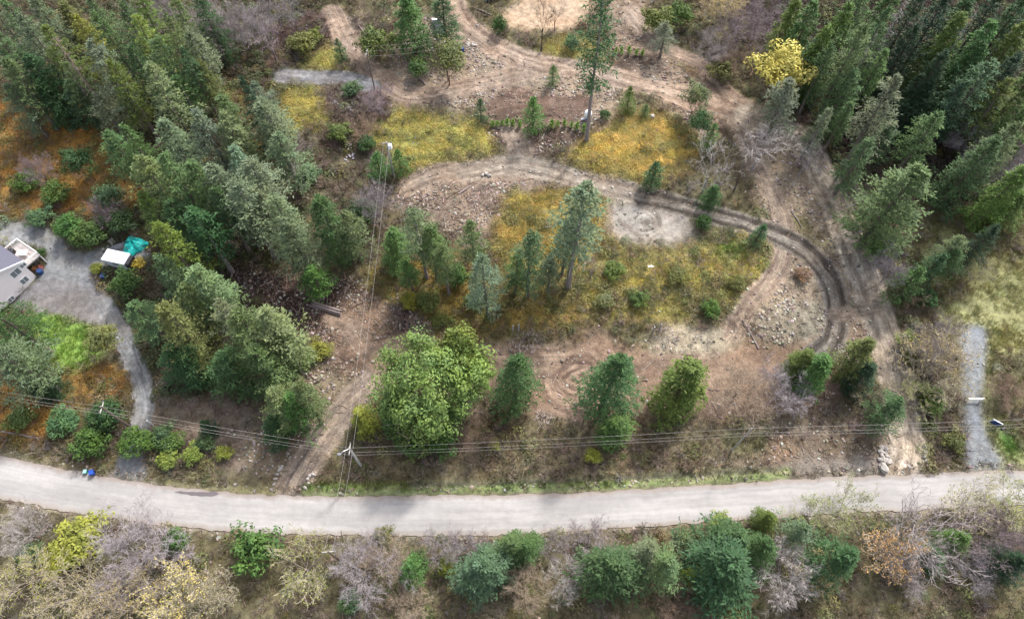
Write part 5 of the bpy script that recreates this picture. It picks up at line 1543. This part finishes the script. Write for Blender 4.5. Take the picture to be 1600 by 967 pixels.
# logs
l1, l2 = p2w(489, 477), p2w(529, 490)
LM = frame((l1 + l2) / 2, l2 - l1)
for k in range(5):
    m = MB(); h = 2.35 + .25 * (k % 3); r = random.Random(k); rd = .17 + .02 * (k % 2)
    m.tube([(-h, 0, 0), (-h * .3, r.uniform(-.04, .04), 0), (h * .4, r.uniform(-.04, .04), 0), (h, 0, 0)], [rd * 1.1, rd, rd * .95, rd * .85], 10)
    row_ = k if k < 3 else k - 3
    o = m.build("log", M_LOG); o.matrix_world = LM @ Matrix.Translation((.12 * k - .2 + (.5 if k == 0 else 0), .55 - .42 * row_ - (.2 if k > 2 else 0), .12 + (.3 if k > 2 else 0)))
    tag(o, "grey log in the stack on dark soil, %s" % ["farthest of the bottom layer", "middle of the bottom layer", "nearest of the bottom layer", "farther of the top two", "nearer of the top two"][k], "log", "logs in the stack")
for (a, b, rd, lab) in (((716, 304), (737, 291), .16, "reddish log lying on the wood-chip pile"), ((1012, 418), (1022, 418), .22, "short white log on the bank below gravel pad"), ((560, 40), (575, 62), .12, "thin pale log beside the upper lane"),
                        ((654, 122), (665, 133), .12, "pale fallen pole under the upper wires"), ((1236, 330), (1252, 355), .12, "grey pole lying between the tracks"), ((0, 674), (62, 686), .18, "long grey log in orange bracken at far left"),
                        ((1185, 545), (1160, 500), .14, "brown log on the track side left of rock outcrop"), ((736, 12), (768, 25), .16, "dark fallen trunk beside the sandy pad")):
    p, q = p2w(*a), p2w(*b); z = Vector((0, 0, rd * .8)); m = MB()
    c = (p + q) / 2
    m.tube([p - c + z, (p - c).lerp(q - c, .5) + z + Vector((.05, .08, .03)), q - c + z], [rd, rd * .9, rd * .7], 8)
    tag(m.build("log", M_LOG if "white" not in lab else M_CAMP, None, c), lab, "log", "single logs on the ground")


def brush_pile(px, py, r_, h, mat, lab, seed, n=70):
    r = random.Random(seed); m = MB()
    for k in range(n):
        a = r.uniform(0, 6.28); d = r_ * math.sqrt(r.random()); z = h * (1 - d / r_) * r.uniform(.2, 1.1)
        p = Vector((math.cos(a) * d, math.sin(a) * d, z)); t = r.uniform(0, 6.28); L = r.uniform(.5, 1.4)
        m.cone(p, p + Vector((math.cos(t) * L, math.sin(t) * L, r.uniform(-.3, .35))), .05, r.random())
    tag(m.build("brush_pile", mat, None, p2w(px, py)), lab, "brush pile", "brush piles")


brush_pile(824, 530, 2.6, 1.1, M_PALEB, "bleached brush pile left of the swirled clearing", 1, 110)
brush_pile(1040, 526, 2.0, 1.0, M_PALEB, "bleached brush pile beside the grey posts", 2, 80)
brush_pile(850, 655, 1.5, .8, M_PALEB, "small bleached brush pile right of the cone-shaped fir", 3, 60)
brush_pile(1165, 498, 3.0, 1.0, M_BRNB, "brown brush pile between thin track and rock outcrop", 4, 150)
brush_pile(1318, 555, 2.2, .8, M_PALEB, "pale brush pile where the tracks meet", 5, 80)
brush_pile(765, 720, 1.5, .6, M_BRNB, "brown brush pile on the bank by the road", 6, 50)
brush_pile(630, 500, 2.6, .8, M_BRNB, "dark brush pile above the huge maple", 7, 120)
brush_pile(410, 455, 2.6, .7, M_BRNB, "dark brush pile on the cleared soil left of log stack", 8, 120)

# bins by the road
def bin_(px, py, s, mat, lid, lab, rz):
    o = empty("rubbish_bin", p2w(px, py) + Vector((0, 0, .05)), rz); tag(o, lab, "bin", "bins by the road")
    m = MB(); m.add([(-.28 * s, -.33 * s, .08), (.28 * s, -.33 * s, .08), (.28 * s, .3 * s, .08), (-.28 * s, .3 * s, .08), (-.34 * s, -.4 * s, 1.0 * s), (.34 * s, -.4 * s, 1.0 * s), (.34 * s, .4 * s, 1.0 * s), (-.34 * s, .4 * s, 1.0 * s)],
                    [(0, 3, 2, 1), (0, 1, 5, 4), (1, 2, 6, 5), (2, 3, 7, 6), (3, 0, 4, 7)]); m.build("body", mat, o)
    m = MB(); m.box((-.38 * s, -.45 * s, 1.0 * s), (.38 * s, .43 * s, 1.1 * s), None, .05 * s); m.build("lid", lid, o)
    m = MB(); m.tube([(-.3 * s, .46 * s, .97 * s), (.3 * s, .46 * s, .97 * s)], .03, 6); m.build("handle", M_BLACK, o)
    for sx in (-.31, .31): m = MB(); m.tube([(sx * s - .03, .3 * s, .13), (sx * s + .03, .3 * s, .13)], .13, 10); m.build("wheel", M_RUB, o)


bin_(147, 740, .85, M_BLUE, M_BLUE, "bright blue wheeled bin at the road's edge", .3)
bin_(136, 738, .62, M_TEAL, plain_mat("pale_teal", (.25, .5, .46), .4), "smaller teal bin beside the bright blue bin", .1)
# puddle on the road
pp = pix_poly([(272, 768.5), (278, 767.5), (283, 766.8), (286, 767.6), (292, 768.4), (300, 768), (308, 768.6), (316, 768.2), (324, 768.8), (331, 768), (337, 767), (340, 769.5), (342, 771.5), (337, 774), (330, 775.5), (322, 774.8), (314, 775.4), (306, 774), (299, 774.2), (292, 772), (284, 771.6), (279, 770)])
pp = np.array(pp); me = bpy.data.meshes.new("puddle")
def road_z(x, y):
    i = int(np.argmin(np.abs(tw[:, 0] - x))); j = int(np.argmin(np.abs(bw[:, 0] - x))); t = (y - tw[i, 1]) / (bw[j, 1] - tw[i, 1])
    return float(terr(x, y)) + .02 + .06 * (1 - (2 * t - 1) ** 2)
me.from_pydata([(x, y, road_z(x, y) + .02) for x, y in pp], [], [tuple(range(len(pp)))[::-1]])
tag(mesh_obj("puddle", me, M_PUD), kind="structure")
# gate, sign and posts on the right driveway
g1, g2 = p2w(1508, 626), p2w(1531, 626); gt = empty("barrier_gate", (0, 0, 0)); gt.matrix_world = frame((g1 + g2) / 2, g2 - g1); GL = (g2 - g1).length / 2
tag(gt, "white barrier bar across the right gravel driveway", "gate")
m = MB(); m.box((-GL, -.09, .8), (GL, .09, .98)); m.build("bar", M_TRIM, gt)
for sx in (-1, 1): m = MB(); m.box((sx * GL - .07, -.065, -.3), (sx * GL + .07, .065, 1.04)); m.build("post", M_TRIM, gt)
s1, s2 = p2w(1543, 661), p2w(1556, 668); sg = empty("notice_board", (0, 0, 0)); sg.matrix_world = frame((s1 + s2) / 2, s2 - s1); GL = (s2 - s1).length / 2
tag(sg, "dark blue notice board beside the right gravel driveway", "sign")
m = MB(); m.box((-GL, -.04, .5), (GL, .04, 1.6)); m.build("panel", M_NAVY, sg)
m = MB(); m.box((-GL - .02, -.07, 1.6), (GL + .02, .07, 1.68)); m.build("top_rail", M_CAMP2, sg)
for sx in (-1, 1): m = MB(); m.box((sx * (GL + .06) - .05, -.05, -.3), (sx * (GL + .06) + .05, .05, 1.58)); m.build("post", M_METAL, sg)
mb_ = empty("mailbox", p2w(1560, 673)); mb_.rotation_euler[2] = .6; tag(mb_, "small black mailbox on a post near notice board", "mailbox")
m = MB(); m.tube([(0, 0, -.2), (0, 0, 1)], .06, 6); m.build("post", M_WOODP, mb_)
m = MB(); m.box((-.38, -.16, 1), (.38, .16, 1.3), None, .08); m.build("box", M_BLACK, mb_)
for px, py, lab in ((1019, 520, "left grey post beside the pale gravel slope"), (1030, 516, "right grey post beside the pale gravel slope"), (801, 518, "left grey post above the bleached brush pile"), (810, 516, "right grey post above the bleached brush pile"),
                    (239, 664, "white marker post at the paved driveway's right edge")):
    m = MB(); m.tube([(0, 0, -.3), (.03, 0, 1.6), (.05, .02, 2.1)], [.14, .12, .1], 7)
    tag(m.build("post", M_WOODP if 'white' not in lab else M_TRIM, None, p2w(px, py)), lab, "post")
# round white tank
tk = empty("water_tank", p2w(918, 186)); tag(tk, "round white tank on a low stand beside tallest fir", "tank")
m = MB()
for i in range(9):
    a = -math.pi / 2 + math.pi * i / 8
    if i == 0: prof_ = []
    prof_.append((.72 * math.cos(a), 1.35 + .72 * math.sin(a)))
m.tube([(0, 0, z) for _, z in prof_], [max(x, .05) for x, _ in prof_], 16); m.build("tank_body", M_CAMP, tk, smooth=True)
m = MB(); m.tube([(0, 0, 2.06), (0, 0, 2.18)], .2, 10); m.build("filler_cap", M_METAL, tk)
for a in range(4): m = MB(); m.tube([(math.cos(a * 1.57) * .6, math.sin(a * 1.57) * .6, -.1), (math.cos(a * 1.57) * .45, math.sin(a * 1.57) * .45, .95)], .06, 5); m.build("leg", M_METAL, tk)
w1, w2 = p2w(908, 189), p2w(920, 185)
m = MB(); c = (w1 + w2) / 2; m.tube([w1 - c + Vector((0, 0, .35)), w2 - c + Vector((0, 0, .45))], .2, 8); tag(m.build("pipe", M_CAMP2, None, c - Vector((0, 0, .1))), "pale blue-white pipe lying in front of round tank", "pipe")
m = MB(); m.tube([(0, 0, 0), (0, 0, .12), (0, 0, .5), (0, 0, .95), (0, 0, 1.1)], [.4, .45, .48, .45, .4], 12)
tag(m.build("barrel", M_NAVY, None, p2w(722, 82)), "dark blue barrel standing alone in the upper dirt yard", "barrel")
for px, py, lab in ((343, 124, "white sack lying in the left forest's gap, upper"), (351, 153, "white sack lying in the left forest's gap, lower"), (609, 221, "white sack")):
    if lab == "white sack": continue
    m = stone_mb(int(px)); m.v = [(x * .5, y * .35, z * .35 + .2) for x, y, z in m.v]; tag(m.build("sack", M_CAMP, None, p2w(px, py)), lab, "sack")


def car(px, py, rz, paint, lab):
    o = empty("parked_car", p2w(px, py), rz); tag(o, lab, "car", "parked vehicles")
    side = [(-2.2, .45), (-2.25, .85), (-1.9, 1.0), (-1.0, 1.05), (1.2, 1.1), (2.1, 1.0), (2.25, .75), (2.2, .4)]
    m = MB(); n = len(side)
    v = [(x, -.88 + (.08 if z > 1 else 0), z) for x, z in side] + [(x, .88 - (.08 if z > 1 else 0), z) for x, z in side]
    m.add(v, [tuple(range(n)), tuple(range(2 * n - 1, n - 1, -1))] + [(k, k + n, (k + 1) % n + n, (k + 1) % n) for k in range(n)]); m.build("body", paint, o)
    m = MB(); m.add([(-1.5, -.78, 1.06), (1.3, -.78, 1.08), (1.3, .78, 1.08), (-1.5, .78, 1.06), (-1.0, -.66, 1.5), (.6, -.66, 1.52), (.6, .66, 1.52), (-1.0, .66, 1.5)],
                    [(0, 1, 5, 4), (1, 2, 6, 5), (2, 3, 7, 6), (3, 0, 4, 7)]); m.build("window", M_GLASS, o)
    m = MB(); m.box((-1.05, -.68, 1.5), (.65, .68, 1.56), None, .03); m.build("roof", paint, o)
    for sx in (-1.4, 1.4):
        for sy in (-.82, .82):
            m = MB(); m.tube([(sx, sy - .1, .33), (sx, sy + .1, .33)], .34, 12); w = m.build("wheel", M_RUB, o)
            m = MB(); m.tube([(sx, sy - .115, .33), (sx, sy + .115, .33)], .19, 10); m.build("rim", M_METAL, w)
    for sy in (-.6, .6): m = MB(); m.box((2.16, sy - .18, .72), (2.26, sy + .18, .88)); m.build("headlight", M_CAMP, o)


car(772, -3, .35, plain_mat("pale_blue_paint", (.3, .4, .58), .3, .2, .05), "pale blue car cut by the top edge of the photo")
car(686, 48, 1.9, plain_mat("dark_paint", (.02, .02, .03), .3, .2, .05), "black vehicle parked under the upper yard's trees")
m = MB(); m.box((-.5, -.35, 0), (.5, .35, .7), None, .1); tag(m.build("crate", M_CAMP, None, p2w(683, 46, 0) + Vector((-.6, 2.2, 0))), "white box behind the black vehicle", "box")
# hedge saplings
sap = [(770, 199), (777, 198), (785, 197), (793, 197), (801, 198), (812, 199)], [(862, 200), (871, 198), (882, 198), (893, 200), (901, 203), (912, 206)], [(962, 84), (970, 85), (982, 85), (994, 87), (1003, 88)]
sm = [conifer("hedge_sapling", 1.9, .62, .0, 34, 70 + k, droop=.02, e_lo=.6, e_hi=1.1, nb=3, nk=4, L0=.25, W0=.1, hang=0, miss=0, ragged=.2, pw=.5) for k in range(2)]
for me in sm: me.materials.append(M_FOL)
for g, (pts, where) in enumerate(zip(sap, ("hedge row left of the cone-shaped spruce", "hedge row right of the cone-shaped spruce", "hedge row behind the tallest fir"))):
    for k, (px, py) in enumerate(pts):
        o = mesh_obj("hedge_sapling", sm[k % 2], None, None, p2w(px, py)); o.color = (*alb(106, 140, 60, 1.5), 1); o.rotation_euler[2] = k
        s = random.uniform(.6, .9); o.scale = (s, s, s)
        tag(o, "small green sapling, %s from left in %s" % (ORD[k], where), "sapling", "hedge saplings")


# --- utility poles and wires
def pole(base, h, lab, arm=None, lamp=False, boxw=False, wood=None, rk=1.0):
    wood = wood or M_WOODP
    o = empty("utility_pole", base); tag(o, lab, "pole", "utility poles")
    m = MB(); m.tube([(0, 0, -.6), (0, 0, h * .5), (0, 0, h)], [.2 * rk, .17 * rk, .14 * rk], 8); m.build("pole", wood, o)
    if arm is not None:
        d = Vector((arm[0], arm[1], 0)).normalized()
        m = MB(); m.tube([Vector((0, 0, h - .35)) - d * .9, Vector((0, 0, h - .35)) + d * .9], .07, 5); cr = m.build("crossarm", M_WOODP, o)
        for s in (-.8, 0, .8):
            m = MB(); m.tube([d * s + Vector((0, 0, h - .3)), d * s + Vector((0, 0, h - .05 + (.1 if s == 0 else 0)))], [.08, .06], 6); m.build("insulator", M_BOAT, cr)
    if lamp:
        m = MB(); m.tube([(0, 0, h - .2), (-.7, -.5, h + .15), (-1.1, -.8, h + .1)], .05, 6); la = m.build("lamp_arm", M_METAL, o)
        m = MB(); m.box((-1.5, -1.05, h), (-1.0, -.7, h + .16), None, .05); m.build("lamp_head", M_BOAT, la)
    if boxw: m = MB(); m.box((.16, -.3, h - 1.6), (.75, .3, h - .7), None, .08); m.build("transformer", M_CAMP, o)
    return Vector((base[0], base[1], base[2] + h))


wire_n = [0]


def wire(a, b, sag, lab, group, rad=.014):
    c = (a + b) / 2; m = MB()
    m.tube([a.lerp(b, t) - c - Vector((0, 0, sag * 4 * t * (1 - t))) for t in np.linspace(0, 1, 25)], rad, 4)
    tag(m.build("power_line", M_WIRE, None, c), lab, "wire", group)


b1 = p2w(565, 729); h1 = fit_h(b1, (545, 700)); b2 = p2w(1142, 705); h2 = fit_h(b2, (1167, 669))
tL = p2w(-150, 586, 10); t0 = p2w(157, 635, 10); t3 = p2w(1760, 648, 10)
AX = (0, 1)
T = [pole(tL, 10, "utility pole beyond the left edge of the photo", AX), pole(t0, 10, "grey utility pole in the bushes left of paved driveway", AX, wood=M_WOODD),
     pole(b1, h1, "pale utility pole with lamp arm beside the yellow cedar bush", AX, True), pole(b2, h2, "thin utility pole on the bank right of rounded cedar", None, rk=.6),
     pole(t3, 10, "utility pole beyond the right edge of the photo", AX)]
seg = ["far left of the photo", "between bushes and lamp pole", "between the two middle roadside poles", "from thin pole to right edge"]
for k in range(4):
    for j, (dy, dz, nm) in enumerate(((0, .05, "top"), (0, -1.5, "middle"), (0, -2.3, "lowest"))):
        a = T[k] + Vector((0, dy - .15 * j, dz)); b = T[k + 1] + Vector((0, dy - .15 * j, dz))
        wire(a, b, .5 + .1 * j, "%s roadside wire, %s" % (nm, seg[k]), "wires along the road")
b4 = p2w(616, 276); h4 = fit_h(b4, (604, 222)); T4 = pole(b4, h4, "wooden pole with white box between two green spruces", (1, .1), False, True)
t5 = p2w(512, 861, 9); T5 = pole(t5, 9, "utility pole among lilac trees below the road", (1, .1), wood=M_WOODD, rk=.7)
for a, b, w_ in ((T[2], T4, "from lamp pole up to the pole with white box"), (T[2], T5, "from lamp pole down across the road")):
    for s, nm in ((-.5, "left"), (.5, "right")):
        wire(a + Vector((s, 0, -.1)), b + Vector((s, 0, -.1)), .8, "%s service wire %s" % (nm, w_), "service wires")
t6 = p2w(572, 80, 9); t7 = p2w(694, 66, 9)
T6 = pole(t6, 9, "pole hidden in olive bush at the upper wires' left end", (.1, 1), wood=M_WOODD, rk=.7); T7 = pole(t7, 9, "pole in trees at the upper wires' right end", (.1, 1), wood=M_WOODD, rk=.7)
for s, nm in ((-1.6, "lowest"), (0, "middle"), (1.4, "highest")):
    wire(T6 + Vector((0, s * .5, s * .3)), T7 + Vector((0, s * .5, s * .3)), .4, "%s of three wires above the upper dirt yard" % nm, "upper yard wires")
